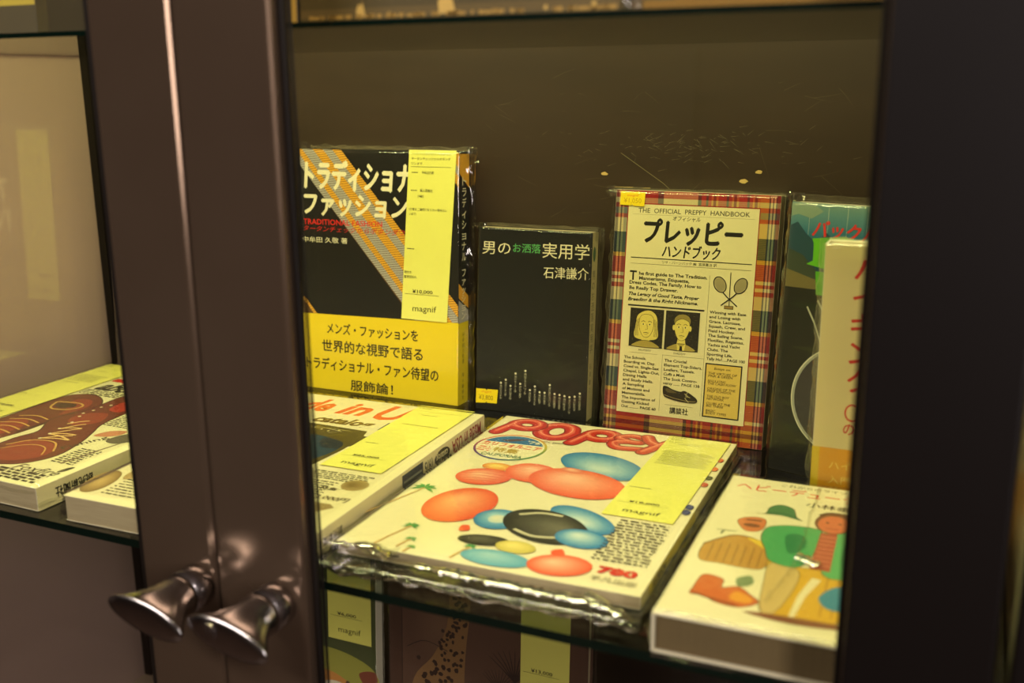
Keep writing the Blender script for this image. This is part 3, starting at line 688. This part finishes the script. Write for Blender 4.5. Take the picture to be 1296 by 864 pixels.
A.blob([(6, 74), (60, 73), (132, 77), (139, 90), (138.5, 125), (134, 150), (133.9, 167), (80, 170), (6, 168)], (88, 78, 26)) if False else A.poly([(6, 74), (69, 74.3), (134, 77.3), (139, 96), (138.5, 125), (133.9, 167.4), (6, 168)], (86, 74, 24))
A.blob([(60, 112), (84, 104), (100, 100), (126, 108), (134, 124), (128, 150), (112, 162), (70, 164), (58, 140)], (34, 60, 78)); A.blob([(62, 118), (78, 110), (86, 128), (78, 150), (64, 148)], (60, 100, 124)); A.blob([(108, 104), (128, 108), (134, 122), (118, 124)], (30, 40, 50))
A.stroke([(96, 82), (114, 86), (104, 92)], .8, (190, 180, 140)); A.stroke([(60, 90), (90, 82), (120, 82)], .8, (180, 168, 110))
for k in range(7): A.ell(62 + k * 8, 84 + (k % 3) * 2, 1, 1.6, (206, 196, 140), 8)
A.poly([(132, 88), (144, 90), (152, 108), (139, 116)], (90, 78, 30))
A.dashes(134, 168, 196, 184, 5, 2.2, (70, 64, 40), 3); A.dashes(120, 186, 176, 232, 12, 2.3, (70, 64, 40), 4); A.dashes(20, 172, 116, 204, 9, 2.2, (70, 64, 40), 5)
A.ball(188, 187, 10.5, 10.5, (120, 96, 50), (172, 150, 96), 20, (-.3, .1), 28, 5); A.stroke([(184, 196), (160, 208)], .5, K)
A.text('3,000円', 172, 214, 199, 214, 7.5, (70, 50, 20), .03, .1); A.poly([(172, 224), (190, 223.6), (196, 228), (180, 250), (160, 262)], (150, 128, 84)); A.text('特集', 166, 199, 180, 199, 5.5, (70, 60, 30), .02)
A.ball(6, 249, 11, 22, (196, 166, 104), (128, 102, 58), -12, (0, 0), 30, 5); A.dashes(22, 232, 60, 268, 8, 2.2, (70, 64, 40), 7); A.blob([(14, 222), (34, 210), (40, 214), (20, 240)], (176, 150, 100))
A.build('cover_print', t)
A = right_art(W_, H_); V = lambda x: x
# spine runs top to bottom along v
def spine_text(A, s, v0, v1, um, h, col, bold=.01): A.text(s, um, v0, um, v1, h, col, bold)
A.rect(.2, .2, 19.3, 279.8, (222, 206, 160)); spine_text(A, 'Made in USA', 8, 66, 9.5, 12, (150, 40, 40), .02)
A.ell(9.5, 84, 6.5, 14, (40, 36, 22), 24); spine_text(A, 'catalog', 74, 95, 9.2, 6, (220, 206, 160), .02)
A.rect(2.5, 118, 17, 152, (26, 34, 60)); A.rect(8, 120, 10, 150, (130, 130, 120)); spine_text(A, '1975', 102, 115, 9.5, 9, K, .03)
spine_text(A, '読売新聞社', 238, 268, 9.5, 6, K, .02)
A.build('spine_print', t)
slip(t, H_, 144, -2, 198, 161, [('-', 14, 24, 30, 3), ('-', 10, 50, 46, 6), ('-', 6, 104, 18, 3)], ['Made in U.S.A catalog', '1975'], '¥25,000', -3)
sleeve(t, W_, H_, T_, .002, .006, .002, .004, .0015, 21, sag=.002)
rough_strip(t, W_ + .001, -.004, W_ + .006, H_, .010, .0016, 3, 26, 33, M['crinkle'])

# 7 boots magazine at far left
W_, H_, T_ = .219, .285, .0185
t = thing('boots_catalogue', 'catalogue with a pair of red-brown laced boots on its cover, lying leftmost on the shelf', 'magazine', flat_mx(-.837, .012, .019, -1))
book(t, W_, H_, T_, M['paper'], 'right', .0005, .001, M['pagesz'], .0004)
A = front_art(H_); A.rect(.2, .2, 218.8, 284.8, (230, 224, 176))
A.text('about', 56, 64, 120, 64, 24, (24, 22, 20), .04, .3); A.rect(52, 40, 110, 50, (200, 40, 30)); A.dashes(52, 78, 120, 92, 4, 3, (60, 60, 40), 8)
BR = (104, 44, 32); BR2 = (140, 56, 38); DK = (60, 34, 26); GD = (206, 160, 84)
b1 = [(50, 232), (52, 196), (51, 154), (49.6, 110), (60, 94), (78, 92), (97.7, 104.6), (106.6, 122), (100, 150), (101, 172), (100, 205), (88, 240), (66, 246)]
A.blob(b1, BR, DK, 1.2); A.blob([(70, 108), (86, 106), (98, 124), (92, 150), (86, 136), (74, 126)], BR2); A.blob([(62, 180), (78, 172), (90, 190), (84, 225), (64, 228)], BR2)
A.stroke([(58, 122), (68, 138), (86, 136), (92, 124), (82, 117), (62, 120), (58, 122)], 2.0, GD, None, True); A.blob([(64, 124), (80, 120), (86, 128), (76, 134), (66, 132)], DK)
for k in range(6): A.stroke([(60, 166 + k * 10), (76, 160 + k * 10), (94, 164 + k * 10)], 1.8, GD, None, True)
A.stroke([(100, 140), (99, 175), (97, 200)], 3.4, DK)
b2 = [(112, 250), (108, 214), (112, 190), (97, 166), (98, 150), (105, 128), (103, 104), (104, 84), (126, 82), (144, 100), (146, 130), (150, 156), (160, 176), (170, 198), (177, 228), (166, 252), (142, 262), (124, 262)]
A.blob(b2, BR, DK, 1.3); A.blob([(120, 214), (140, 206), (162, 216), (166, 236), (148, 252), (126, 246)], BR2); A.blob([(110, 140), (130, 130), (142, 150), (130, 166), (112, 158)], BR2)
A.blob([(118, 96), (134, 100), (138, 122), (122, 120)], (166, 50, 40))
A.stroke([(116, 226), (128, 208), (150, 206), (166, 222)], 1.6, GD, None, True); A.stroke([(118, 236), (134, 218), (152, 218), (164, 232)], 1.2, GD, None, True)
for a, b in (((129, 203), (156, 197)), ((128, 191), (151, 185)), ((125, 178), (142, 170)), ((129, 203), (150, 187)), ((128, 190), (142, 171)), ((125, 178), (136, 160)), ((120, 166), (132, 152)), ((156, 197), (127, 192))):
    A.stroke([a, ((a[0] + b[0]) / 2, (a[1] + b[1]) / 2 - 2), b], 2.0, (222, 184, 116), None, True)
for p in ((120, 161), (109, 138), (113, 146), (111, 128), (110, 118), (114, 110), (129, 203), (127, 191), (124, 178)): A.ell(p[0], p[1], 1.5, 1.5, (236, 220, 180), 10)
A.text('Foxfire', 166, 257, 212, 256.6, 10.5, (70, 62, 50), .01, .25); A.text('Fishing', 166, 214, 180, 178, 7, (60, 52, 36), .01)
A.dashes(182, 206, 206, 240, 9, 2.6, (60, 56, 40), 12); A.dashes(156, 262, 210, 280, 4, 4, (40, 36, 26), 13); A.dashes(100, 268, 150, 280, 3, 3, (60, 56, 40), 14); A.dashes(150, 130, 190, 156, 7, 2.4, (70, 66, 46), 15)
A.blob([(166, 180), (170, 166), (184, 160), (186, 170), (178, 178)], (196, 130, 96)); A.blob([(186, 186), (188, 168), (206, 150), (214, 160), (202, 186)], (100, 94, 76)); A.stroke([(194, 240), (198, 210), (202, 186)], 3.4, (130, 114, 90), 1.6); A.blob([(206, 254), (208, 244), (212, 242), (211, 252)], (70, 64, 52))
A.build('cover_print', t)
A = right_art(W_, H_); A.rect(.2, .2, 18.3, 284.8, (222, 208, 160)); A.text('読売新聞社', 9.5, 232, 9.5, 268, 7.5, K, .04)
A.build('spine_print', t)
slip(t, H_, .5, 3, 50.5, 178, [('-', 12, 24, 26, 3), ('-', 6, 40, 42, 22), ('-', 8, 66, 30, 3), ('-', 4, 112, 12, 2)], ['Whole catalog', '1976'], '¥18,000', 0)
sleeve(t, W_, H_, T_, .003, .006, .003, .004, .0014, 25, sag=.002)
rough_strip(t, W_ + .0005, -.003, W_ + .008, .09, .012, .0025, 3, 10, 35, M['crinkle'])
rough_strip(t, .02, -.004, W_, .0005, .004, .0012, 24, 2, 36, M['crinkle'])

# 8 balloon-lettered magazine
W_, H_, T_ = .211, .288, .0085
t = thing('balloon_cover_magazine', 'large magazine with red balloon lettering on cream, lying centrally on the shelf', 'magazine', flat_mx(-.3746, .037, .0095, 1.2))
book(t, W_, H_, T_, M['paper'], 'right', .0004, .001, M['pages'], .0003)
A = front_art(H_); A.rect(.2, .2, 210.8, 287.8, (232, 222, 186))
RB, RH, RK = (196, 40, 32), (240, 150, 120), (96, 20, 20)
def tubes(A, strokes, wd):
    for wdt, c, off in ((wd + 1.2, RK, 0), (wd, (170, 34, 28), 0), (wd * .78, RB, -.03), (wd * .34, (224, 96, 74), -.16), (wd * .1, RH, -.24)):
        for q in strokes:
            p = A.smooth(q, 6, False); p = [(a + wd * off * .4, b + wd * off) for a, b in p]
            A.stroke(p, wdt, c)
            for e in (p[0], p[-1]): A.ell(e[0], e[1], wdt / 2, wdt / 2, c, 16)
def let_P(u, v, k=1): return [[(u + 8 * k, v + 16 * k), (u + 5 * k, v + 26 * k), (u + 2 * k, v + 36 * k)], [(u + (19 + 10.8 * math.cos(a)) * k, v + (12.5 + 9.2 * math.sin(a)) * k) for a in [i * .785 for i in range(9)]]]
def let_O(u, v): return [[(u + 14 + 14 * math.cos(a), v + 20 + 17 * math.sin(a)) for a in [i * .785 for i in range(9)]]]
def let_E(u, v): return [[(u + 25, v + 8), (u + 12, v + 4), (u + 3, v + 12), (u + 14, v + 19), (u + 22, v + 19)], [(u + 14, v + 19), (u + 2, v + 25), (u + 8, v + 36), (u + 27, v + 34)]]
def let_Y(u, v): return [[(u, v + 2), (u + 6, v + 14), (u + 14, v + 20)], [(u + 26, v + 2), (u + 16, v + 18), (u + 6, v + 40)]]
tubes(A, let_O(45, 5), 14); tubes(A, let_P(7, 4, 1.12), 13); tubes(A, let_P(78, 8, 1.12), 13); tubes(A, let_E(112, 9), 10.5); tubes(A, let_Y(137, 9), 11.5); tubes(A, let_E(166, 12), 12)
A.text('SPECIAL EDITION', 48, 54.8, 84, 54.5, 3, (60, 60, 50), .01)
# round badge with a rainbow rim
cx, cy, rx = 37, 78, 31
rim = [(210, 60, 50), (220, 120, 60), (206, 180, 60), (70, 150, 80), (60, 90, 160), (120, 60, 120), (210, 60, 50)]
for i in range(36):
    a0, a1 = math.radians(i * 10 - 150), math.radians(i * 10 - 140); k = i / 36 * 6; c0 = rim[int(k)]; c1 = rim[min(6, int(k) + 1)]; f = k - int(k); c = tuple(c0[j] + (c1[j] - c0[j]) * f for j in range(3))
    A.poly([(cx + rx * math.cos(a0), cy + rx * math.sin(a0)), (cx + rx * math.cos(a1), cy + rx * math.sin(a1)), (cx + (rx - 2) * math.cos(a1), cy + (rx - 2) * math.sin(a1)), (cx + (rx - 2) * math.cos(a0), cy + (rx - 2) * math.sin(a0))], c, i == 0)
A.ell(cx, cy, 29, 29, (236, 226, 190)); pts = [(cx + 27.5 * math.cos(math.radians(a)), cy + 27.5 * math.sin(math.radians(a))) for a in range(197, 344, 7)]; A.poly(pts, (40, 110, 170))
A.poly([(22, 64), (34, 57), (46, 55), (38, 62), (30, 66)], (90, 70, 80)); A.text("'76", 46, 61, 58, 61, 6, (236, 226, 190), .02)
A.text('カリフォルニア', 11, 74.5, 63, 74.5, 9.5, (214, 70, 50), .04); A.text('特集', 26, 87, 48, 87, 10, (180, 150, 50), .04); A.text('CALIFORNIA', 20, 99, 56, 98, 6, (70, 110, 80), .03); A.dashes(12, 82, 24, 94, 3, 2.4, (214, 90, 50), 5)
# palms
def palm(u, v, s, l):
    A.stroke([(u, v), (u - l * .16, v + l * .5), (u - l * .28, v + l)], .9, (206, 160, 90), 1.4)
    for a in (-160, -200, -130, -90, -50, -20, 20): 
        c, d = math.cos(math.radians(a)), math.sin(math.radians(a)); A.poly([(u, v), (u + c * s * .5 - d * s * .15, v + d * s * .5 + c * s * .15), (u + c * s, v + d * s + s * .2), (u + c * s * .5 + d * s * .12, v + d * s * .5 - c * s * .12)], (50, 150, 80))
palm(12, 184, 11, 95); palm(36, 249, 7, 40); palm(46, 268, 5, 14); palm(52, 279, 4, 8); palm(88, 264, 5, 20)
# airbrushed balls and balloons
SA, SI, BL_, BI = (232, 92, 60), (246, 190, 160), (40, 120, 180), (214, 226, 220)
A.ball(46, 124, 13, 8, (246, 220, 120), (226, 130, 50)); A.ball(44, 147, 22, 17, SI, (226, 84, 60), -14)
for k in range(4): A.stroke([(27 + k * 1.6, 146 + k * 4), (42, 140 + k * 5.4), (60 - k, 141 + k * 4.4)], .7, (206, 70, 50), None, True)
A.ball(51, 203, 25, 33, (246, 176, 130), (228, 84, 52), 10); A.blob([(68, 236), (73, 234), (76, 241), (70, 244)], SA)
A.ball(87, 217, 17, 17, (170, 206, 220), BL_); A.ball(87, 217, 7, 7, (226, 218, 190), (190, 206, 206))
A.ball(76, 126, 22, 19, SI, SA, 20); A.ball(122, 92, 38, 24, (206, 222, 220), BL_, 22, (.1, .3)); A.ball(116, 134, 40, 27, SI, SA, 12); A.ball(104, 110, 10, 5, SI, (222, 110, 84), 10)
A.ball(142, 196, 30, 15, BI, BL_, 30, (.1, .2)); A.ball(122, 216, 34, 24, (110, 106, 92), (34, 32, 28), 24, (.3, -.2)); A.stroke([(98, 204), (112, 196), (128, 196)], 3, (206, 198, 170), None, True); A.stroke([(104, 228), (120, 234), (138, 230)], 3, (206, 198, 170), None, True)
A.ball(152, 226, 19, 14, BI, BL_, 10); A.ball(92, 252, 18, 8, (96, 92, 80), (38, 36, 30), -8)
A.ball(116, 254, 14, 9, (240, 220, 130), (196, 180, 90)); A.ball(110, 274, 24, 11, (160, 200, 210), (90, 160, 190)); A.ball(152, 268, 21, 15, SI, (228, 90, 60), -12); A.blob([(140, 250), (146, 246), (150, 254), (143, 256)], SA)
A.dashes(167, 184, 205, 252, 15, 2.2, (60, 54, 40), 20, .7)
A.text('780', 176, 263.5, 202, 263.5, 8.6, (206, 44, 40), .05); A.text('平凡出版', 175, 276, 205, 276, 6.5, (130, 120, 100), .0)
for v, c in ((45, (206, 90, 50)), (66, (222, 110, 60)), (86, (60, 70, 50)), (101, (190, 80, 60)), (147, (50, 60, 120)), (157, (50, 60, 120))): A.blob([(204.5, v - 4), (209, v - 2), (208, v + 4), (204, v + 3)], c)
A.build('cover_print', t)
A = right_art(W_, H_); A.rect(.1, .2, 8.4, 287.8, (222, 206, 150)); A.rect(.3, 150, 8.2, 270, (226, 200, 30)); A.text('POPEYE', 4.3, 230, 4.3, 262, 5, K, .04); A.text('California', 4.3, 20, 4.3, 60, 4, (160, 50, 40), .02)
A.build('spine_print', t)
slip(t, H_, 154.5, 2, 206.3, 181, [('-', 12, 18, 30, 2), ('-', 6, 36, 48, 34), ('-', 3, 122, 22, 3)], ['POPEYE', '創刊号'], '¥18,000', -3.5)
sl = sleeve(t, W_, H_, T_, .002, .006, .028, .004, .0022, 31, sag=.0022, n=(40, 50))
# folded flap of the sleeve in front of the magazine
rough_strip(t, -.004, -.0275, W_ + .004, -.004, .0030, .0013, 14, 4, 41, M['crinkle'], wob=.002)
ridge(t, line((.070, -.0015, -.016), (W_ - .016, -.0012, -.020), 46), .0034, M['fold'], 47, .001)
ridge(t, line((W_ - .030, -.0015, -.012), (W_ - .004, .001, -.024), 8), .0034, M['fold'], 48, .001)
ridge(t, line((.000, -.001, -.006), (.034, -.0015, -.0005), 9), .0030, M['fold'], 49, .001)
ridge(t, line((.030, -.001, -.004), (.050, -.001, -.014), 6), .0038, M['fold'], 50, .0015)
ridge(t, line((.0, .002, -.026), (W_, .002, -.0265), 60), .0007, M['fold'], 46, .0006)
rough_strip(t, .012, -.012, .05, .002, -.002, .0022, 7, 4, 43, M['crinkle'], wob=.0025)
rough_strip(t, W_ + .001, 0, W_ + .006, H_, .006, .0018, 2, 24, 45, M['crinkle'])

# 9 outdoor-wear book
W_, H_, T_ = .150, .219, .0245
t = thing('outdoor_wear_book', 'cream hardcover with watercolour man in green jacket, lying at the right end of the shelf', 'book', flat_mx(-.1445, -.001, .0252, 1))
book(t, W_, H_, T_, M['paper'], 'left', .0018, .004, mat('page_edges_shaded_book', (120, 102, 66), .8, 0, (98, 82, 52), 40, .2, (60, 1, 1)), .0009)  # page colour darkened for the shade on the edge facing the door
A = front_art(H_); A.rect(.2, .2, 149.8, 218.8, (232, 222, 182)); D = 7
A.text('これからのライフスタイル', 36, 6.5, 104, 6.5, 5, (60, 54, 34), .01); A.text('ヘビーデューティーの本', 6.7, 17.5, 138, 19, 12.5, (214, 60, 44), .01); A.text('小林泰彦', 57, 35.5, 96, 36.5, 8, (40, 40, 34), .02)
OL = (90, 74, 40)
A.blob([(28.6, 63), (34, 61), (35, 50), (41, 43), (50, 47), (54, 60), (58, 65), (44, 61)], (70, 120, 74), OL, .5); A.stroke([(34, 60), (44, 57), (54, 61)], 1.2, (40, 80, 50), None, True)
A.blob([(19.5, 82), (20.5, 75), (28, 70), (36, 72), (37, 86), (33, 93), (26, 93)], (206, 120, 70), OL, .4); A.stroke([(24, 76), (34, 75)], 2.4, (110, 60, 36)); A.ell(29, 84, 5.5, 3, (120, 66, 36))
A.blob([(6.7, 124), (16, 108), (22.8, 103), (32, 104), (46, 112), (48, 126), (46.5, 144), (36, 147), (22, 146), (9, 145)], (190, 140, 62), OL, .5)
for k in range(7): A.stroke([(12 + k * 5, 116 + abs(3 - k)), (13 + k * 5, 144)], .6, (120, 84, 36))
A.stroke([(6, 123), (16, 109), (23, 103), (34, 104), (48, 114)], 1.6, (120, 84, 40), None, True); A.blob([(30, 104), (42, 108), (50, 122), (40, 114)], (226, 190, 60))
A.stroke([(9, 98), (22, 97)], 1, (110, 116, 90)); A.stroke([(14, 98), (13, 104)], 1.6, (110, 116, 90))
A.blob([(14.1, 190), (14, 182), (16.1, 164), (28, 166), (29.4, 176), (38, 172), (47, 180), (52, 187), (42.8, 196), (30, 195), (21.9, 190)], (198, 100, 46), OL, .5); A.stroke([(15, 188), (24, 191), (42, 195)], 1.8, (120, 60, 30)); A.blob([(38, 178), (48, 184), (46, 190), (36, 188)], (222, 150, 50))
A.blob([(35, 162), (42, 156), (45, 166), (38, 172)], (120, 140, 100))
A.blob([(48, 132), (66, 134), (84, 132), (95, 136), (97, 160), (95, 194), (70, 198), (54, 195), (52, 160)], (212, 164, 40), OL, .5)
A.blob([(50, 134), (66, 138), (68, 160), (62, 194), (54, 194), (50, 160)], (206, 176, 110), OL, .4); A.stroke([(78, 146), (73, 170), (71, 196)], 5.5, (228, 214, 170), 3)
for u in (84, 90): A.stroke([(u, 138), (u + 1, 190)], .7, (160, 110, 30))
A.blob([(38, 101), (39, 84), (50, 76), (66, 74), (73, 79), (73, 104), (66, 134), (49, 132), (43, 116)], (72, 160, 96), OL, .6); A.blob([(73, 82), (90, 74), (104, 84), (106, 120), (98, 138), (80, 138)], (84, 170, 104), OL, .6); A.blob([(52, 92), (62, 88), (66, 104), (58, 118)], (44, 124, 76)); A.blob([(88, 92), (98, 92), (98, 120), (90, 128)], (56, 134, 84))
A.poly([(72, 80), (82, 78), (84, 134), (72, 134)], (170, 74, 50)); 
for k in range(8): A.rect(73, 84 + k * 6, 83, 86 + k * 6, (206, 120, 90))
A.ell(78, 62, 12, 17, (120, 74, 46), 28); A.ell(78, 64, 9.6, 14, (206, 110, 70), 28); A.ell(74, 62, 1.2, 1, K, 10); A.ell(82, 62, 1.2, 1, K, 10); A.stroke([(74, 71), (82, 71)], 1, (140, 50, 40)); A.stroke([(68, 52), (74, 46), (84, 46), (88, 54)], 3.4, (90, 60, 40), None, True)
A.blob([(82, 168), (90, 152), (100, 156), (98, 178), (88, 180)], (50, 130, 160)); A.blob([(46, 200), (60, 197), (96, 196), (96, 201), (70, 204)], (130, 76, 46))
A.build('cover_print', t)
sleeve(t, W_, H_, T_, .003, .003, .001, .003, .0014, 51, m=M['sleeve'])
# wrinkle of film across the cover
ridge(t, line((.062, -.0021, .212), (.064, -.0021, .085), 30), .0008, M['crinkle'], 52, .0008)
ridge(t, line((.064, -.0021, .085), (.055, -.0021, .030), 14), .0009, M['crinkle'], 53, .0008)
ridge(t, line((.064, -.0021, .095), (.078, -.0021, .088), 6), .003, M['fold'], 54, .0008)
ridge(t, line((0, -.0016, .0012), (W_, -.0016, .0012), 30), .0006, M['fold'], 55, .0002)

# ---------------------------------------------------------------- books under the shelf
ZL = -.3998
W_, H_, T_ = .21, .337, .012
t = thing('hill_picture_book', 'picture book of green hills, below the shelf beside the door frame', 'book', stand_mx(-.713, .27, ZL, 0, 3, 0))
book(t, W_, H_, T_, M['paper'])
A = front_art(H_); A.rect(.2, .2, 209.8, 336.8, (70, 80, 42))
A.blob([(120, 190), (160, 180), (209, 196), (209, 240), (150, 230)], (150, 150, 60)); A.blob([(120, 214), (160, 206), (209, 236), (209, 262), (150, 250)], (190, 130, 60)); A.blob([(140, 226), (170, 216), (209, 250), (209, 290), (160, 262)], (210, 200, 170)); A.blob([(130, 240), (160, 236), (190, 290), (140, 296)], (120, 130, 50)); A.blob([(190, 200), (209, 196), (209, 214), (196, 212)], (120, 60, 40))
for k in range(5): A.ell(176 + k * 6, 216 + (k % 2) * 5, 3, 4.4, (80, 56, 36), 12)
A.build('cover_print', t)
slip(t, H_, 155, -6, 205, 168, [], ['えほん', '絵本'], '¥6,000', 0)
sleeve(t, W_, H_, T_, .004, .005, .001, .004, .001, 61)
W_, H_, T_ = .205, .355, .014
t = thing('giraffe_picture_book', 'brown picture book with a spotted giraffe on a savanna, below the shelf', 'book', stand_mx(-.488, .27, ZL, 0, 3, 0))
book(t, W_, H_, T_, mat('brown_cloth_cover', (84, 58, 42), .7), 'left', .0018, .002)
A = front_art(H_); A.rect(.4, .4, 204.6, 354.6, (88, 62, 46)); A.rect(0.4, .4, 14, 354.6, (70, 46, 32)); A.rect(14, .4, 14.8, 354.6, (40, 26, 18))
GI = (132, 98, 58); GS = (46, 28, 18)
A.ball(56, 150, 30, 40, (112, 84, 62), (88, 62, 46), 0, (0, 0), 30, 4)
A.blob([(66, 90), (84, 84), (88, 120), (84, 160), (82, 200), (86, 230), (76, 262), (40, 268), (24, 240), (28, 206), (48, 180), (62, 150), (66, 120)], GI)
for x in (34, 46, 66, 78): A.stroke([(x, 250), (x + 1, 280), (x - 1, 312)], 8, GI, 5)
rs = random.Random(3); A.up()
for k in range(150):
    v = rs.uniform(92, 262); lo, hi = ((69, 84) if v < 150 else (54, 80) if v < 185 else (32, 82)); u = rs.uniform(lo, hi); r_ = 2.2 if v < 185 else 3
    A.poly([(u + r_ * rs.uniform(.6, 1.1) * math.cos(q), v + r_ * rs.uniform(.6, 1.1) * math.sin(q)) for q in [i * 1.05 for i in range(6)]], GS, k % 9 == 0)
A.stroke([(20, 176), (40, 166), (64, 172)], .8, (50, 34, 24), None, True)
def tree(u, v, s):
    A.stroke([(u, v), (u, v - s * .6)], s * .06, (38, 24, 16))
    for q in range(-60, 61, 12):
        a = math.radians(q - 90); A.stroke([(u, v - s * .5), (u + s * .35 * math.cos(a), v - s * .6 + s * .3 * math.sin(a)), (u + s * .6 * math.cos(a), v - s * .7 + s * .42 * math.sin(a))], s * .03, (40, 26, 18), s * .01)
for u, v, s in ((118, 216, 34), (134, 212, 50), (100, 222, 26), (108, 226, 20), (192, 218, 30)): tree(u, v, s)
A.blob([(90, 232), (130, 222), (170, 224), (203, 218), (203, 313), (90, 313)], (56, 38, 28)); A.blob([(104, 256), (110, 236), (120, 234), (124, 246), (144, 250), (152, 270), (134, 280), (114, 276)], (30, 20, 14))
A.build('cover_print', t)
slip(t, H_, 140, 22, 188, 198, [], ['キリンの絵本', '動物'], '¥13,000', 0)
sleeve(t, W_, H_, T_, .004, .006, .001, .004, .001, 63)

# ---------------------------------------------------------------- books standing on the upper shelf, only their feet in view
def upper(x0, wd, name, label, base, ly=.010, yaw=0):
    t = thing(name, label, 'book', stand_mx(x0, ly, .3403, yaw, 2, 0)); h = .12
    book(t, wd, h, .018, base); return t, h
t, h = upper(-.80, .235, 'olive_folio', 'olive folio with a yellow band, at the left end of the upper shelf', mat('olive_cloth', (92, 84, 60), .6))
A = Art((0, 0, .24), (1, 0, 0), (0, 0, -1), (0, -1, 0)); A.rect(.3, 120.3, 234.7, 239.7, (88, 80, 58)); A.rect(.3, 205, 234.7, 222.5, (196, 176, 70)); A.build('cover_print', t)
t, h = upper(-.555, .192, 'dark_photo_book', 'dark book with small dates at its foot, on the upper shelf beside the door stile', M['black'])
A = Art((0, 0, .24), (1, 0, 0), (0, 0, -1), (0, -1, 0)); A.rect(.3, 120.3, 191.6, 239.7, (62, 54, 32)); A.text('1966 - 1969', 150, 229, 183, 229, 4, (170, 150, 90)); A.rect(188.4, 120.3, 191.8, 239.7, (196, 160, 70)); A.build('cover_print', t)
t, h = upper(-.361, .19, 'worn_olive_book', 'long olive book with torn chipped foot, middle of the upper shelf', mat('olive_board', (96, 82, 46), .6))
A = Art((0, 0, .24), (1, 0, 0), (0, 0, -1), (0, -1, 0)); A.rect(.3, 120.3, 189.7, 239.5, (84, 72, 38)); A.rect(.3, 233.5, 189.7, 238.4, (104, 86, 46)); rs = random.Random(8)
TN = (214, 178, 96)
for (u, s) in ((40, 4), (93, 7), (176, 2), (58, 1.2), (150, 1.4)):
    A.poly([(u - s * .6, 238), (u - s * .7, 238 - s * .8), (u - s * .3, 238 - s * 1.7), (u + s * .1, 238 - s * 1.3), (u + s * .3, 238 - s * 2), (u + s * .8, 238)], TN)
for k in range(60): u = rs.uniform(2, 184); A.rect(u, 237 + rs.uniform(-.3, .3), u + rs.uniform(1, 6), 239, (176, 140, 66), k == 0)
A.build('cover_print', t)
t, h = upper(-.160, .15, 'sleeved_colour_book', 'sleeved dark book with green and amber picture, right end of the upper shelf', M['black'])
A = Art((0, 0, .24), (1, 0, 0), (0, 0, -1), (0, -1, 0)); A.rect(.3, 120.3, 149.7, 239.7, (80, 74, 40))
for k in range(14): A.blob([(8 + k * 10, 238), (6 + k * 10, 226 - k % 3 * 3), (12 + k * 10, 220), (18 + k * 10, 232)], [(70, 92, 70), (150, 116, 40), (60, 70, 40)][k % 3])
A.rect(.3, 235.5, 149.7, 239.5, (150, 112, 36)); A.build('cover_print', t)
sleeve(t, .15, h, .018, .010, .004, .001, .004, .0022, 71); rough_strip(t, -.012, .001, .0, .02, .004, .003, 4, 5, 72, M['crinkle'])

# groups of alike things
for o in COL.objects:
    n = o.name.split('.')[0]
    if n in ('striped_tie_book', 'grey_style_book', 'black_pocket_book', 'plaid_handbook', 'mountain_landscape_book', 'cream_slipcase_book'): o['group'] = 'books standing at the back of the glass shelf'
    if n in ('mail_order_catalogue', 'boots_catalogue', 'balloon_cover_magazine', 'outdoor_wear_book'): o['group'] = 'books and magazines lying flat on the glass shelf'
    if n in ('hill_picture_book', 'giraffe_picture_book'): o['group'] = 'picture books below the glass shelf'
    if n in ('olive_folio', 'dark_photo_book', 'worn_olive_book', 'sleeved_colour_book'): o['group'] = 'books on the upper glass shelf'
